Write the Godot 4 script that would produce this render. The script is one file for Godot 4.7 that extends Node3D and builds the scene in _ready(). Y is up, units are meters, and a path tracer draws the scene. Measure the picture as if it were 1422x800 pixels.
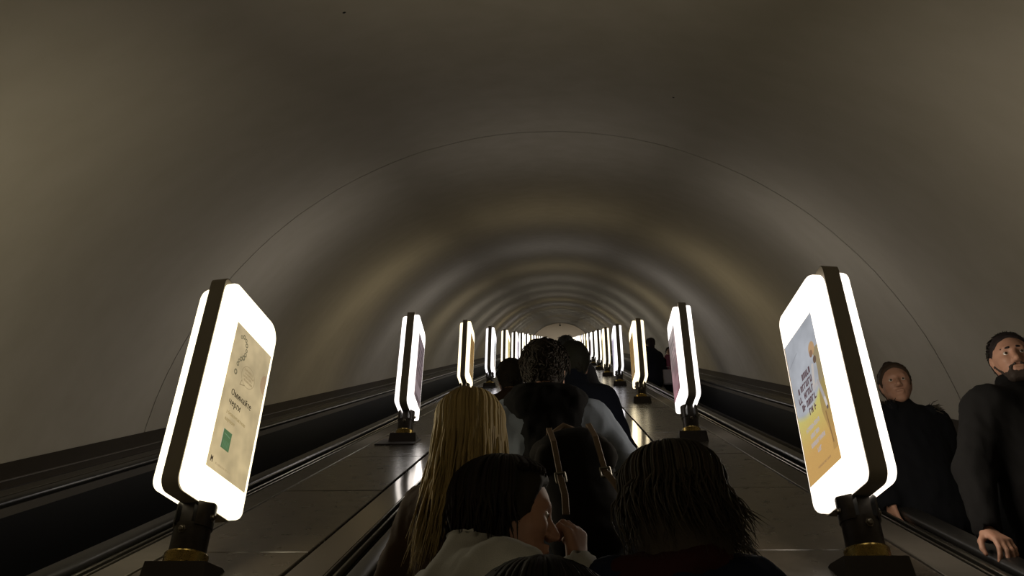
extends Node3D
# Deep escalator tunnel. Slope frame: local -z runs up the slope, local y is its normal, origin on the deck plane beside the camera.

const SLOPE := PI / 6.0
const PITCH := 2.42            # distance between escalator centre lines
const DECK_X := 1.21           # centre of each lamp deck
const NOSE := -0.68            # step nosing line under the deck plane, along the normal
const TOP_S := 90.0            # tunnel mouth
const LOW_S := -9.0
const VAULT_R := 3.75
const VAULT_N := -1.04

var rng := RandomNumberGenerator.new()
var noise := FastNoiseLite.new()
var M := {}
var used := {}

# ---------------------------------------------------------------- mesh collector
class MB:
	var v := PackedVector3Array()
	var n := PackedVector3Array()
	var c := PackedColorArray()
	var t := PackedVector2Array()
	var i := PackedInt32Array()
	func vert(p: Vector3, nn: Vector3, col := Color.WHITE, uv := Vector2.ZERO) -> int:
		v.append(p); n.append(nn); c.append(col); t.append(uv)
		return v.size() - 1
	func face(a: int, b: int, d: int) -> void:
		var g := (v[d] - v[a]).cross(v[b] - v[a])
		if g.dot(n[a] + n[b] + n[d]) < 0.0:
			i.append_array([a, d, b])
		else:
			i.append_array([a, b, d])
	func quad(a: int, b: int, d: int, e: int) -> void:
		face(a, b, d); face(a, d, e)
	func flat(p: Array, nn: Vector3, col := Color.WHITE) -> void:
		var at := v.size()
		for k in p.size():
			vert(p[k], nn, col)
		for k in range(1, p.size() - 1):
			face(at, at + k, at + k + 1)
	func mesh() -> ArrayMesh:
		var a := []
		a.resize(Mesh.ARRAY_MAX)
		a[Mesh.ARRAY_VERTEX] = v; a[Mesh.ARRAY_NORMAL] = n; a[Mesh.ARRAY_COLOR] = c; a[Mesh.ARRAY_TEX_UV] = t; a[Mesh.ARRAY_INDEX] = i
		var m := ArrayMesh.new()
		m.add_surface_from_arrays(Mesh.PRIMITIVE_TRIANGLES, a)
		return m

func rgb8(r: float, g: float, b: float) -> Color:
	return Color(r / 255.0, g / 255.0, b / 255.0)

func mat(c: Color, rough: float, metal := 0.0, spec := 0.5) -> StandardMaterial3D:
	var m := StandardMaterial3D.new()
	m.albedo_color = c; m.roughness = rough; m.metallic = metal; m.metallic_specular = spec
	return m

func numbered(called: String) -> String:
	var k: int = used.get(called, 0)
	used[called] = k + 1
	return called if k == 0 else "%s_%03d" % [called, k]

func obj(called: String, mesh: Mesh, m: Material, parent: Node = self) -> MeshInstance3D:
	var o := MeshInstance3D.new()
	o.name = numbered(called) if parent == self else called
	o.mesh = mesh; o.material_override = null
	for k in mesh.get_surface_count():
		o.set_surface_override_material(k, m)
	parent.add_child(o, true)
	return o

func thing(called: String, label: String, category: String, group := "") -> Node3D:
	var o := Node3D.new()
	o.name = numbered(called); add_child(o, true)
	o.set_meta("label", label); o.set_meta("category", category)
	if group: o.set_meta("group", group)
	return o

func setting(called: String) -> Node3D:
	var o := Node3D.new()
	o.name = called; add_child(o, true)
	o.set_meta("kind", "structure")
	return o

# ---------------------------------------------------------------- shapes
func box(mb: MB, at: Vector3, size: Vector3, bev := 0.0, bs := Basis.IDENTITY, col := Color.WHITE) -> void:
	var h := size * 0.5
	var q := h - Vector3.ONE * bev
	for ax in 3:
		for sg in [-1.0, 1.0]:
			var u := (ax + 1) % 3
			var w := (ax + 2) % 3
			var pts := []
			for cc in [[-1, -1], [1, -1], [1, 1], [-1, 1]]:
				var p := Vector3.ZERO
				p[ax] = h[ax] * sg; p[u] = q[u] * cc[0]; p[w] = q[w] * cc[1]
				pts.append(at + bs * p)
			var nn := Vector3.ZERO
			nn[ax] = sg
			mb.flat(pts, bs * nn, col)
	if bev <= 0.0:
		return
	for ax in 3:
		var u := (ax + 1) % 3
		var w := (ax + 2) % 3
		for su in [-1.0, 1.0]:
			for sw in [-1.0, 1.0]:
				var pts := []
				for cc in [[-1, 0], [1, 0], [1, 1], [-1, 1]]:
					var p := Vector3.ZERO
					p[ax] = q[ax] * cc[0]
					p[u] = (h[u] if cc[1] == 0 else q[u]) * su
					p[w] = (q[w] if cc[1] == 0 else h[w]) * sw
					pts.append(at + bs * p)
				var nn := Vector3.ZERO
				nn[u] = su; nn[w] = sw
				mb.flat(pts, bs * nn.normalized(), col)
	for sx in [-1.0, 1.0]:
		for sy in [-1.0, 1.0]:
			for sz in [-1.0, 1.0]:
				var sg := Vector3(sx, sy, sz)
				mb.flat([at + bs * (Vector3(h.x, q.y, q.z) * sg), at + bs * (Vector3(q.x, h.y, q.z) * sg), at + bs * (Vector3(q.x, q.y, h.z) * sg)], bs * sg.normalized(), col)

# closed profile in (x, y), swept along z from z0 to z1; edges flatter than the crease are smoothed
func prism(mb: MB, prof: PackedVector2Array, z0: float, z1: float, crease := 0.7, cuts := 1) -> void:
	var p := prof.duplicate()
	var cnt := p.size()
	var turn := 0.0
	for k in cnt:
		turn += p[k].cross(p[(k + 1) % cnt])
	if turn < 0.0:
		p.reverse()
	var en: Array[Vector2] = []
	for k in cnt:
		var d := (p[(k + 1) % cnt] - p[k]).normalized()
		en.append(Vector2(d.y, -d.x))
	for k in cnt:
		var a := p[k]
		var b := p[(k + 1) % cnt]
		var na := en[k]
		var nb := en[k]
		var pr := en[(k + cnt - 1) % cnt]
		var nx := en[(k + 1) % cnt]
		if na.angle_to(pr) < crease and na.angle_to(pr) > -crease: na = (na + pr).normalized()
		if nb.angle_to(nx) < crease and nb.angle_to(nx) > -crease: nb = (nb + nx).normalized()
		for j in cuts:
			var za := lerpf(z0, z1, float(j) / cuts)
			var zb := lerpf(z0, z1, float(j + 1) / cuts)
			var i0 := mb.vert(Vector3(a.x, a.y, za), Vector3(na.x, na.y, 0))
			var i1 := mb.vert(Vector3(b.x, b.y, za), Vector3(nb.x, nb.y, 0))
			var i2 := mb.vert(Vector3(b.x, b.y, zb), Vector3(nb.x, nb.y, 0))
			var i3 := mb.vert(Vector3(a.x, a.y, zb), Vector3(na.x, na.y, 0))
			mb.quad(i0, i1, i2, i3)
	var tr := Geometry2D.triangulate_polygon(p)
	for e in [[z0, signf(z0 - z1)], [z1, signf(z1 - z0)]]:
		var at := mb.v.size()
		for k in cnt:
			mb.vert(Vector3(p[k].x, p[k].y, e[0]), Vector3(0, 0, e[1]))
		for k in range(0, tr.size(), 3):
			mb.face(at + tr[k], at + tr[k + 1], at + tr[k + 2])

func rect(x0: float, y0: float, x1: float, y1: float, r := 0.0) -> PackedVector2Array:
	var lo := Vector2(minf(x0, x1), minf(y0, y1))
	var hi := Vector2(maxf(x0, x1), maxf(y0, y1))
	if r <= 0.0:
		return PackedVector2Array([lo, Vector2(hi.x, lo.y), hi, Vector2(lo.x, hi.y)])
	return PackedVector2Array([Vector2(lo.x + r, lo.y), Vector2(hi.x - r, lo.y), Vector2(hi.x, lo.y + r), Vector2(hi.x, hi.y - r), Vector2(hi.x - r, hi.y), Vector2(lo.x + r, hi.y), Vector2(lo.x, hi.y - r), Vector2(lo.x, lo.y + r)])

func lathe(mb: MB, prof: Array, segs: int, at := Vector3.ZERO, bs := Basis.IDENTITY) -> void:
	for k in prof.size() - 1:
		var a: Vector2 = prof[k]
		var b: Vector2 = prof[k + 1]
		var d := (b - a).normalized()
		var nn := Vector2(d.y, -d.x)
		var rows := []
		for e in [a, b]:
			var row := []
			for s in segs + 1:
				var g := TAU * s / segs
				row.append(mb.vert(at + bs * Vector3(e.x * cos(g), e.y, e.x * sin(g)), bs * Vector3(nn.x * cos(g), nn.y, nn.x * sin(g))))
			rows.append(row)
		for s in segs:
			mb.quad(rows[0][s], rows[0][s + 1], rows[1][s + 1], rows[1][s])

func tube(mb: MB, pts: Array, radii: Array, sides: int, c0 := Color.WHITE, c1 := Color.WHITE) -> void:
	var cnt := pts.size()
	var base := mb.v.size()
	var ref := Vector3(0.31, 0.2, 0.93)
	for k in cnt:
		var d: Vector3 = (pts[mini(k + 1, cnt - 1)] - pts[maxi(k - 1, 0)]).normalized()
		var u := d.cross(ref)
		if u.length() < 0.05: u = d.cross(Vector3.RIGHT)
		u = u.normalized()
		var w := d.cross(u)
		var col := c0.lerp(c1, float(k) / (cnt - 1))
		for s in sides:
			var g := TAU * s / sides
			var nn := u * cos(g) + w * sin(g)
			mb.vert(pts[k] + nn * radii[k], nn, col)
	for k in cnt - 1:
		for s in sides:
			var s2 := (s + 1) % sides
			mb.quad(base + k * sides + s, base + k * sides + s2, base + (k + 1) * sides + s2, base + (k + 1) * sides + s)

# rounded rectangle in (z, y): [point, outward normal]; radii for near-bottom, far-bottom, far-top, near-top
func rounded(w: float, y0: float, y1: float, r: Array, segs := 6) -> Array:
	var out := []
	var hw := w * 0.5
	var cs := [[Vector2(hw - r[0], y0 + r[0]), -PI / 2, 0.0, r[0]], [Vector2(hw - r[3], y1 - r[3]), 0.0, PI / 2, r[3]], [Vector2(-hw + r[2], y1 - r[2]), PI / 2, PI, r[2]], [Vector2(-hw + r[1], y0 + r[1]), PI, 1.5 * PI, r[1]]]
	for c in cs:
		for k in segs + 1:
			var g := lerpf(c[1], c[2], float(k) / segs)
			var d := Vector2(cos(g), sin(g))
			out.append([c[0] + d * c[3], d])
	return out

# lofts an outline through rings [x, inset, how far the normal leans to x]; ends capped
func shell(mb: MB, line: Array, rings: Array) -> void:
	var cnt := line.size()
	for k in rings.size() - 1:
		var rows := []
		for e in [rings[k], rings[k + 1]]:
			var row := []
			for o in line:
				var p: Vector2 = o[0] - o[1] * e[1]
				var nx: float = e[2]
				var ln := sqrt(maxf(0.0, 1.0 - nx * nx))
				row.append(mb.vert(Vector3(e[0], p.y, p.x), Vector3(nx, o[1].y * ln, o[1].x * ln)))
			rows.append(row)
		for s in cnt:
			var s2 := (s + 1) % cnt
			mb.quad(rows[0][s], rows[0][s2], rows[1][s2], rows[1][s])
	for e in [[rings[0], signf(rings[0][0] - rings[-1][0])], [rings[-1], signf(rings[-1][0] - rings[0][0])]]:
		var pts := []
		for o in line:
			var p: Vector2 = o[0] - o[1] * e[0][1]
			pts.append(Vector3(e[0][0], p.y, p.x))
		mb.flat(pts, Vector3(e[1], 0, 0))

# ---------------------------------------------------------------- soft bodies: tapered capsules joined in a distance field, meshed as surface nets
func cap(a: Vector3, b: Vector3, ra: float, rb: float, k := 0.03, sc := Vector3.ONE, op := 1.0) -> Array:
	return [a, b, ra, rb, k, sc, op]

func blob(mb: MB, prims: Array, cell: float, xf := Transform3D.IDENTITY, col := Color.WHITE, wrinkle := 0.0, wscale := Vector3.ONE) -> void:
	var lo := Vector3.ONE * 99.0
	var hi := -lo
	for p in prims:
		if p[6] < 0.0: continue
		var r: Vector3 = p[5] * maxf(p[2], p[3]) + Vector3.ONE * (p[4] * 0.3 + cell * 2.0)
		lo = lo.min((p[0] as Vector3).min(p[1]) - r)
		hi = hi.max((p[0] as Vector3).max(p[1]) + r)
	var nx := int((hi.x - lo.x) / cell) + 2
	var ny := int((hi.y - lo.y) / cell) + 2
	var nz := int((hi.z - lo.z) / cell) + 2
	var nxy := nx * ny
	var d := PackedFloat32Array()
	d.resize(nxy * nz)
	d.fill(1.0)
	for p in prims:
		var a: Vector3 = p[0]
		var b: Vector3 = p[1]
		var ra: float = p[2]
		var dr: float = p[3] - p[2]
		var k: float = p[4]
		var sc: Vector3 = p[5]
		var add: bool = p[6] > 0.0
		var inv := Vector3.ONE / sc
		var ms := minf(sc.x, minf(sc.y, sc.z))
		var ba := (b - a) * inv
		var l2 := maxf(ba.length_squared(), 1e-9)
		var pad := sc * maxf(p[2], p[3]) + Vector3.ONE * (k + cell * 2.0)
		var bl := (a.min(b) - pad - lo) / cell
		var bh := (a.max(b) + pad - lo) / cell
		var x0 := maxi(0, int(bl.x))
		var x1 := mini(nx - 1, int(bh.x) + 1)
		var y0 := maxi(0, int(bl.y))
		var y1 := mini(ny - 1, int(bh.y) + 1)
		var z0 := maxi(0, int(bl.z))
		var z1 := mini(nz - 1, int(bh.z) + 1)
		var stepx := Vector3(cell * inv.x, 0, 0)
		for z in range(z0, z1 + 1):
			for y in range(y0, y1 + 1):
				var at := z * nxy + y * nx + x0
				var q := (lo + Vector3(x0, y, z) * cell - a) * inv
				for x in range(x0, x1 + 1):
					var t := clampf(q.dot(ba) / l2, 0.0, 1.0)
					var e := (q.distance_to(ba * t) - ra - dr * t) * ms
					var cur := d[at]
					if add:
						var h := clampf(0.5 + 0.5 * (cur - e) / k, 0.0, 1.0)
						d[at] = cur + (e - cur) * h - k * h * (1.0 - h)
					elif e < k:
						e = -e
						var h := clampf(0.5 - 0.5 * (cur - e) / k, 0.0, 1.0)
						d[at] = cur + (e - cur) * h + k * h * (1.0 - h)
					q += stepx
					at += 1
	var cells := {}
	var lim := cell * 2.2
	var first := mb.v.size()
	for z in nz - 1:
		for y in ny - 1:
			var at := z * nxy + y * nx
			for x in nx - 1:
				var d0 := d[at]
				if d0 < lim and d0 > -lim:
					var d1 := d[at + 1]
					var d2 := d[at + nx]
					var d3 := d[at + nx + 1]
					var d4 := d[at + nxy]
					var d5 := d[at + nxy + 1]
					var d6 := d[at + nxy + nx]
					var d7 := d[at + nxy + nx + 1]
					var mn := minf(minf(minf(d0, d1), minf(d2, d3)), minf(minf(d4, d5), minf(d6, d7)))
					var mx := maxf(maxf(maxf(d0, d1), maxf(d2, d3)), maxf(maxf(d4, d5), maxf(d6, d7)))
					if mn < 0.0 and mx >= 0.0:
						var s := Vector3.ZERO
						var m := 0
						if (d0 < 0.0) != (d1 < 0.0): s += Vector3(d0 / (d0 - d1), 0, 0); m += 1
						if (d2 < 0.0) != (d3 < 0.0): s += Vector3(d2 / (d2 - d3), 1, 0); m += 1
						if (d4 < 0.0) != (d5 < 0.0): s += Vector3(d4 / (d4 - d5), 0, 1); m += 1
						if (d6 < 0.0) != (d7 < 0.0): s += Vector3(d6 / (d6 - d7), 1, 1); m += 1
						if (d0 < 0.0) != (d2 < 0.0): s += Vector3(0, d0 / (d0 - d2), 0); m += 1
						if (d1 < 0.0) != (d3 < 0.0): s += Vector3(1, d1 / (d1 - d3), 0); m += 1
						if (d4 < 0.0) != (d6 < 0.0): s += Vector3(0, d4 / (d4 - d6), 1); m += 1
						if (d5 < 0.0) != (d7 < 0.0): s += Vector3(1, d5 / (d5 - d7), 1); m += 1
						if (d0 < 0.0) != (d4 < 0.0): s += Vector3(0, 0, d0 / (d0 - d4)); m += 1
						if (d1 < 0.0) != (d5 < 0.0): s += Vector3(1, 0, d1 / (d1 - d5)); m += 1
						if (d2 < 0.0) != (d6 < 0.0): s += Vector3(0, 1, d2 / (d2 - d6)); m += 1
						if (d3 < 0.0) != (d7 < 0.0): s += Vector3(1, 1, d3 / (d3 - d7)); m += 1
						var g := Vector3(d1 + d3 + d5 + d7 - d0 - d2 - d4 - d6, d2 + d3 + d6 + d7 - d0 - d1 - d4 - d5, d4 + d5 + d6 + d7 - d0 - d1 - d2 - d3).normalized()
						var p := lo + (Vector3(x, y, z) + s / m) * cell
						if wrinkle > 0.0:
							p += g * wrinkle * (noise.get_noise_3dv(p * wscale) + 0.5 * noise.get_noise_3dv(p * wscale * 2.3 + Vector3.ONE * 40.0))
						cells[at] = mb.v.size()
						mb.v.append(xf * p); mb.n.append(g); mb.c.append(col); mb.t.append(Vector2.ZERO)
				at += 1
	var acc := PackedVector3Array()
	acc.resize(mb.v.size() - first)
	for at: int in cells:
		for ax in 3:
			var st := [1, nx, nxy][ax] as int
			var su := [nx, nxy, 1][ax] as int
			var sw := [nxy, 1, nx][ax] as int
			var far := at + st
			if far >= d.size() or (d[at] < 0.0) == (d[far] < 0.0): continue
			if not (cells.has(at - su) and cells.has(at - sw) and cells.has(at - su - sw)): continue
			var i0: int = cells[at]
			var i1: int = cells[at - su]
			var i2: int = cells[at - su - sw]
			var i3: int = cells[at - sw]
			if d[at] >= 0.0:
				var sw2 := i1
				i1 = i3; i3 = sw2
			mb.i.append_array([i0, i2, i1, i0, i3, i2])
			var fn := (mb.v[i2] - mb.v[i0]).cross(mb.v[i3] - mb.v[i1])
			acc[i0 - first] += fn; acc[i1 - first] += fn; acc[i2 - first] += fn; acc[i3 - first] += fn
	# the sense of the accumulated normals is settled once against the field's gradient
	var agree := 0.0
	for k in acc.size():
		agree += signf(acc[k].dot(xf.basis * mb.n[first + k]))
	var sg := 1.0 if agree >= 0.0 else -1.0
	for k in acc.size():
		if acc[k].length_squared() > 1e-16:
			mb.n[first + k] = acc[k].normalized() * sg
		else:
			mb.n[first + k] = (xf.basis * mb.n[first + k]).normalized()
	if sg > 0.0:   # faces run clockwise seen from outside
		pass

# ---------------------------------------------------------------- textures and materials
func speckle(freq: float, oct: int, c0: Color, c1: Color, size := 512, sd := 1) -> NoiseTexture2D:
	var f := FastNoiseLite.new()
	f.noise_type = FastNoiseLite.TYPE_SIMPLEX_SMOOTH
	f.seed = sd; f.frequency = freq; f.fractal_octaves = oct
	var t := NoiseTexture2D.new()
	t.width = size; t.height = size; t.seamless = true; t.noise = f
	var g := Gradient.new()
	g.set_color(0, c0); g.set_color(1, c1)
	t.color_ramp = g
	return t

func tri_map(m: StandardMaterial3D, scale: float) -> void:
	m.uv1_triplanar = true
	m.uv1_scale = Vector3.ONE * scale

func glow(c: Color, e: float) -> StandardMaterial3D:
	var m := mat(rgb8(235, 235, 230), 0.45)
	m.emission_enabled = true
	m.emission = c; m.emission_energy_multiplier = e
	return m

func make_materials() -> void:
	M.plaster = mat(rgb8(180, 174, 161), 0.95, 0.0, 0.2)
	M.plaster.albedo_texture = speckle(0.012, 5, rgb8(240, 239, 236), rgb8(255, 255, 255), 1024, 3)
	M.plaster.heightmap_enabled = false
	tri_map(M.plaster, 0.22)
	M.hall = mat(rgb8(205, 196, 180), 0.8, 0.0, 0.3)
	M.deck = mat(rgb8(68, 62, 54), 0.29, 0.0, 0.5)
	M.deck.albedo_texture = speckle(0.03, 4, rgb8(205, 200, 192), rgb8(255, 255, 255), 512, 5)
	M.deck.roughness_texture = speckle(0.02, 4, Color(0.75, 0.75, 0.75), Color(1, 1, 1), 512, 8)
	tri_map(M.deck, 0.7)
	M.deck_b = M.deck.duplicate(); M.deck_b.albedo_color = rgb8(63, 57, 50); M.deck_b.uv1_offset = Vector3(0.3, 0.1, 0.6)
	M.deck_c = M.deck.duplicate(); M.deck_c.albedo_color = rgb8(72, 65, 55); M.deck_c.uv1_offset = Vector3(0.6, 0.4, 0.2)
	M.band = mat(rgb8(120, 112, 102), 0.13, 0.75, 0.5)
	M.band.roughness_texture = speckle(0.03, 4, Color(0.7, 0.7, 0.7), Color(1, 1, 1), 512, 12)
	tri_map(M.band, 0.8)
	M.strip = mat(rgb8(78, 73, 66), 0.46, 0.2, 0.5)
	M.strip.roughness_texture = speckle(0.02, 5, Color(0.86, 0.86, 0.86), Color(1, 1, 1), 512, 14)
	tri_map(M.strip, 0.9)
	M.rail = mat(rgb8(132, 128, 118), 0.3, 1.0, 0.5)
	M.rubber = mat(rgb8(26, 25, 24), 0.32, 0.0, 0.5)
	M.plinth = mat(rgb8(22, 21, 20), 0.7, 0.0, 0.3)
	M.inner = mat(rgb8(13, 13, 13), 0.6, 0.0, 0.3)
	M.board = mat(rgb8(38, 30, 24), 0.42, 0.0, 0.4)
	M.board.albedo_texture = speckle(0.05, 4, rgb8(200, 190, 180), rgb8(255, 255, 255), 512, 17)
	tri_map(M.board, 0.6)
	M.tread = mat(rgb8(70, 70, 70), 0.45, 0.7, 0.5)
	M.frame = mat(rgb8(140, 132, 118), 0.5, 0.1, 0.5)
	M.bronze = mat(rgb8(52, 46, 38), 0.38, 0.5, 0.5)
	M.bronze.albedo_texture = speckle(0.03, 4, rgb8(170, 160, 150), rgb8(255, 255, 255), 256, 21)
	tri_map(M.bronze, 3.0)
	M.brass = mat(rgb8(150, 128, 72), 0.36, 1.0, 0.5)
	M.brass.roughness_texture = speckle(0.05, 4, Color(0.6, 0.6, 0.6), Color(1, 1, 1), 256, 23)
	tri_map(M.brass, 6.0)
	M.basebox = mat(rgb8(38, 30, 25), 0.5, 0.0, 0.5)
	M.bolt = mat(rgb8(120, 112, 98), 0.35, 1.0, 0.5)
	M.groove = mat(rgb8(15, 14, 13), 0.9)
	# people
	M.skin = mat(rgb8(148, 111, 92), 0.55, 0.0, 0.4)
	M.skin.subsurf_scatter_enabled = true; M.skin.subsurf_scatter_strength = 0.02
	M.skin.vertex_color_use_as_albedo = true
	M.hair = mat(Color.WHITE, 0.7, 0.0, 0.3)
	M.hair.vertex_color_use_as_albedo = true
	M.eye = mat(rgb8(168, 160, 150), 0.3)
	M.iris = mat(rgb8(52, 36, 24), 0.2)
	M.lips = mat(rgb8(150, 88, 78), 0.5)

func cloth(c: Color, rough := 0.92, sheen := 0.15) -> StandardMaterial3D:
	var m := mat(c, rough, 0.0, 0.25)
	m.albedo_texture = M.weave
	m.uv1_triplanar = true; m.uv1_scale = Vector3.ONE * 5.0
	m.rim_enabled = sheen > 0.0; m.rim = sheen; m.rim_tint = 0.8
	return m

# ---------------------------------------------------------------- setting
func arc_band(mb: MB, r: float, g0: float, g1: float, s0: float, s1: float, inward := true, segs := 72, cuts := 1, ragged := 0.0) -> void:
	var sg := -1.0 if inward else 1.0
	var rows := []
	for j in cuts + 1:
		var row := []
		for k in segs + 1:
			var g := lerpf(g0, g1, float(k) / segs)
			var d := Vector3(cos(g), sin(g), 0)
			var s := lerpf(s0, s1, float(j) / cuts)
			if j == 0 or j == cuts: s += ragged * (noise.get_noise_2d(g * 7.0, s) + 0.6 * noise.get_noise_2d(g * 23.0, s + 9.0))
			row.append(mb.vert(d * r + Vector3(0, VAULT_N, -s), d * sg))
		rows.append(row)
	for j in cuts:
		for k in segs:
			mb.quad(rows[j][k], rows[j][k + 1], rows[j + 1][k + 1], rows[j + 1][k])

func ring_face(mb: MB, r0: float, r1: float, g0: float, g1: float, s: float, facing: float, segs := 72) -> void:
	for k in segs:
		var a := lerpf(g0, g1, float(k) / segs)
		var b := lerpf(g0, g1, float(k + 1) / segs)
		var o := Vector3(0, VAULT_N, -s)
		mb.flat([o + Vector3(cos(a), sin(a), 0) * r0, o + Vector3(cos(b), sin(b), 0) * r0, o + Vector3(cos(b), sin(b), 0) * r1, o + Vector3(cos(a), sin(a), 0) * r1], Vector3(0, 0, facing))

func vault_section(parent: Node3D, s0: float, s1: float) -> void:
	var mb := MB.new()
	var g0 := -0.12
	var g1 := PI + 0.12
	arc_band(mb, VAULT_R, g0, g1, s0, s1, true, 240, maxi(2, int((s1 - s0) / 6.0)), 0.012)
	arc_band(mb, VAULT_R + 0.3, g0, g1, s0, s1, false)
	ring_face(mb, VAULT_R, VAULT_R + 0.3, g0, g1, s0 + 0.02, 1.0, 96)
	ring_face(mb, VAULT_R, VAULT_R + 0.3, g0, g1, s1 - 0.02, -1.0, 96)
	obj("vault_section", mb.mesh(), M.plaster, parent)

func build_setting() -> void:
	var vault := setting("ceiling")
	vault.rotation.x = SLOPE
	# the lining is cast in lengths; the joint between two of them shows as a thin dark line round the arch
	var joints := [LOW_S, 7.34, 29.0, TOP_S]
	for k in joints.size() - 1:
		vault_section(vault, joints[k] + (0.005 if k > 0 else 0.0), joints[k + 1] - (0.005 if k < joints.size() - 2 else 0.0))
	var mb := MB.new()
	for k in [1, 2]:
		arc_band(mb, VAULT_R + 0.05, -0.1, PI + 0.1, joints[k] - 0.05, joints[k] + 0.05)
	obj("joint_filler", mb.mesh(), M.groove, vault)
	# flaked spots on the lining
	for e in [[1.823, 4.23, 0.010], [1.303, 5.95, 0.009]]:
		mb = MB.new()
		var d := Vector3(cos(e[0]), sin(e[0]), 0)
		lathe(mb, [Vector2(0.0, 0.002), Vector2(e[2] * 0.6, 0.002), Vector2(e[2], 0.0)], 7, Vector3(0, VAULT_N, -e[1]) + d * (VAULT_R - 0.001), Basis(Vector3(0, 0, -1), -d, Vector3(0, 0, -1).cross(-d)))
		obj("flaked_spot", mb.mesh(), M.groove, vault)
	# floor slab under the machinery
	var fl := setting("floor")
	fl.rotation.x = SLOPE
	mb = MB.new()
	prism(mb, rect(-4.1, -1.75, 4.1, -1.5), -LOW_S, -TOP_S)
	obj("slab", mb.mesh(), M.plinth, fl)
	# lower end, behind the camera
	var back := setting("wall_back")
	back.rotation.x = SLOPE
	mb = MB.new()
	box(mb, Vector3(0, 0.4, -LOW_S + 0.15), Vector3(8.4, 5.2, 0.3))
	obj("end_slab", mb.mesh(), M.plaster, back)
	# upper hall beyond the tunnel mouth
	var hall := setting("wall_front")
	hall.rotation.x = SLOPE
	mb = MB.new()
	arc_band(mb, 5.4, -0.35, PI + 0.35, TOP_S - 0.3, TOP_S + 8.0)
	ring_face(mb, VAULT_R + 0.02, 5.4, -0.35, PI + 0.35, TOP_S - 0.3, -1.0)
	obj("hall_vault", mb.mesh(), M.hall, hall)
	mb = MB.new()
	box(mb, Vector3(0, -0.5, -TOP_S - 8.15), Vector3(11.4, 10.6, 0.3))
	obj("hall_end", mb.mesh(), M.hall, hall)
	mb = MB.new()
	box(mb, Vector3(0, -2.9, -TOP_S - 3.9), Vector3(11.4, 0.3, 8.4))
	obj("hall_floor", mb.mesh(), M.plinth, hall)

# ---------------------------------------------------------------- balustrades and escalators
func side_profile(mb: MB, x0: float, x1: float, y0: float, y1: float, r := 0.0) -> void:
	prism(mb, rect(x0, y0, x1, y1, r), -LOW_S - 0.02, -TOP_S + 0.02)

func build_deck(side: float) -> void:
	var where := "left" if side < 0.0 else "right"
	var t := thing("balustrade_deck", "long dark panelled deck carrying the %s row of lamps between two escalators" % where, "deck")
	t.rotation.x = SLOPE
	t.position = Vector3(side * DECK_X, 0, 0)
	var mb := MB.new()
	side_profile(mb, -0.52, 0.52, -0.9, -0.022)
	obj("plinth", mb.mesh(), M.plinth, t)
	# top panels with open joints
	var pm := MB.new()
	box(pm, Vector3(0, -0.011, 0), Vector3(0.585, 0.022, 1.44), 0.003)
	var panel := pm.mesh()
	var s := 3.52 - 1.45 * 8.0
	var k := 0
	while s < TOP_S - 1.5:
		var o := obj("deck_panel", panel, [M.deck, M.deck_b, M.deck_c][rng.randi() % 3], t)
		o.position = Vector3(0, rng.randf_range(-0.0015, 0.0), -s - 0.725)
		o.rotation.z = rng.randf_range(-0.003, 0.003)
		s += 1.45
		k += 1
	for e in [-1.0, 1.0]:
		var inner: bool = e == -side
		mb = MB.new()
		side_profile(mb, e * 0.306, e * 0.457, -0.03, -0.004, 0.003)
		obj("polished_band" if inner else "scuffed_strip", mb.mesh(), M.band if inner else M.strip, t)
		if not inner:
			mb = MB.new()
			side_profile(mb, e * 0.2945, e * 0.3005, -0.02, 0.004, 0.001)
			obj("edge_trim", mb.mesh(), M.rail, t)
		mb = MB.new()
		side_profile(mb, e * 0.463, e * 0.472, -0.03, 0.002, 0.002)
		obj("guide_rail", mb.mesh(), M.rail, t)
		mb = MB.new()
		side_profile(mb, e * 0.498, e * 0.511, -0.03, 0.004, 0.003)
		obj("guide_rail", mb.mesh(), M.rail, t)

func build_ledge(side: float) -> void:
	var where := "left" if side < 0.0 else "right"
	var t := thing("wall_ledge", "dark sloping board and trim along the foot of the %s tunnel wall" % where, "ledge")
	t.rotation.x = SLOPE
	var mb := MB.new()
	var x := PITCH + 0.915
	var pr := PackedVector2Array([Vector2(side * x, -0.9), Vector2(side * x, 0.0), Vector2(side * (x + 0.10), 0.035), Vector2(side * 3.545, 0.118), Vector2(side * 3.545, -0.9)])
	prism(mb, pr, -LOW_S - 0.02, -TOP_S + 0.02, 0.1)
	obj("sloping_board", mb.mesh(), M.board, t)
	mb = MB.new()
	side_profile(mb, side * (x + 0.075), side * (x + 0.083), 0.02, 0.037, 0.002)
	obj("bead", mb.mesh(), M.strip, t)
	mb = MB.new()
	side_profile(mb, side * (PITCH + 0.70), side * (PITCH + 0.909), -0.9, -0.022)
	obj("plinth", mb.mesh(), M.plinth, t)
	mb = MB.new()
	side_profile(mb, side * (PITCH + 0.757), side * (PITCH + 0.906), -0.021, -0.004, 0.003)
	obj("scuffed_strip", mb.mesh(), M.strip, t)
	for e in [[0.738, 0.747], [0.703, 0.716]]:
		mb = MB.new()
		side_profile(mb, side * (PITCH + e[0]), side * (PITCH + e[1]), -0.0215, 0.003, 0.002)
		obj("guide_rail", mb.mesh(), M.rail, t)

func tread_y(zc: float) -> float:
	return -(zc + 0.2) * tan(SLOPE) + NOSE / cos(SLOPE)

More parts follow.
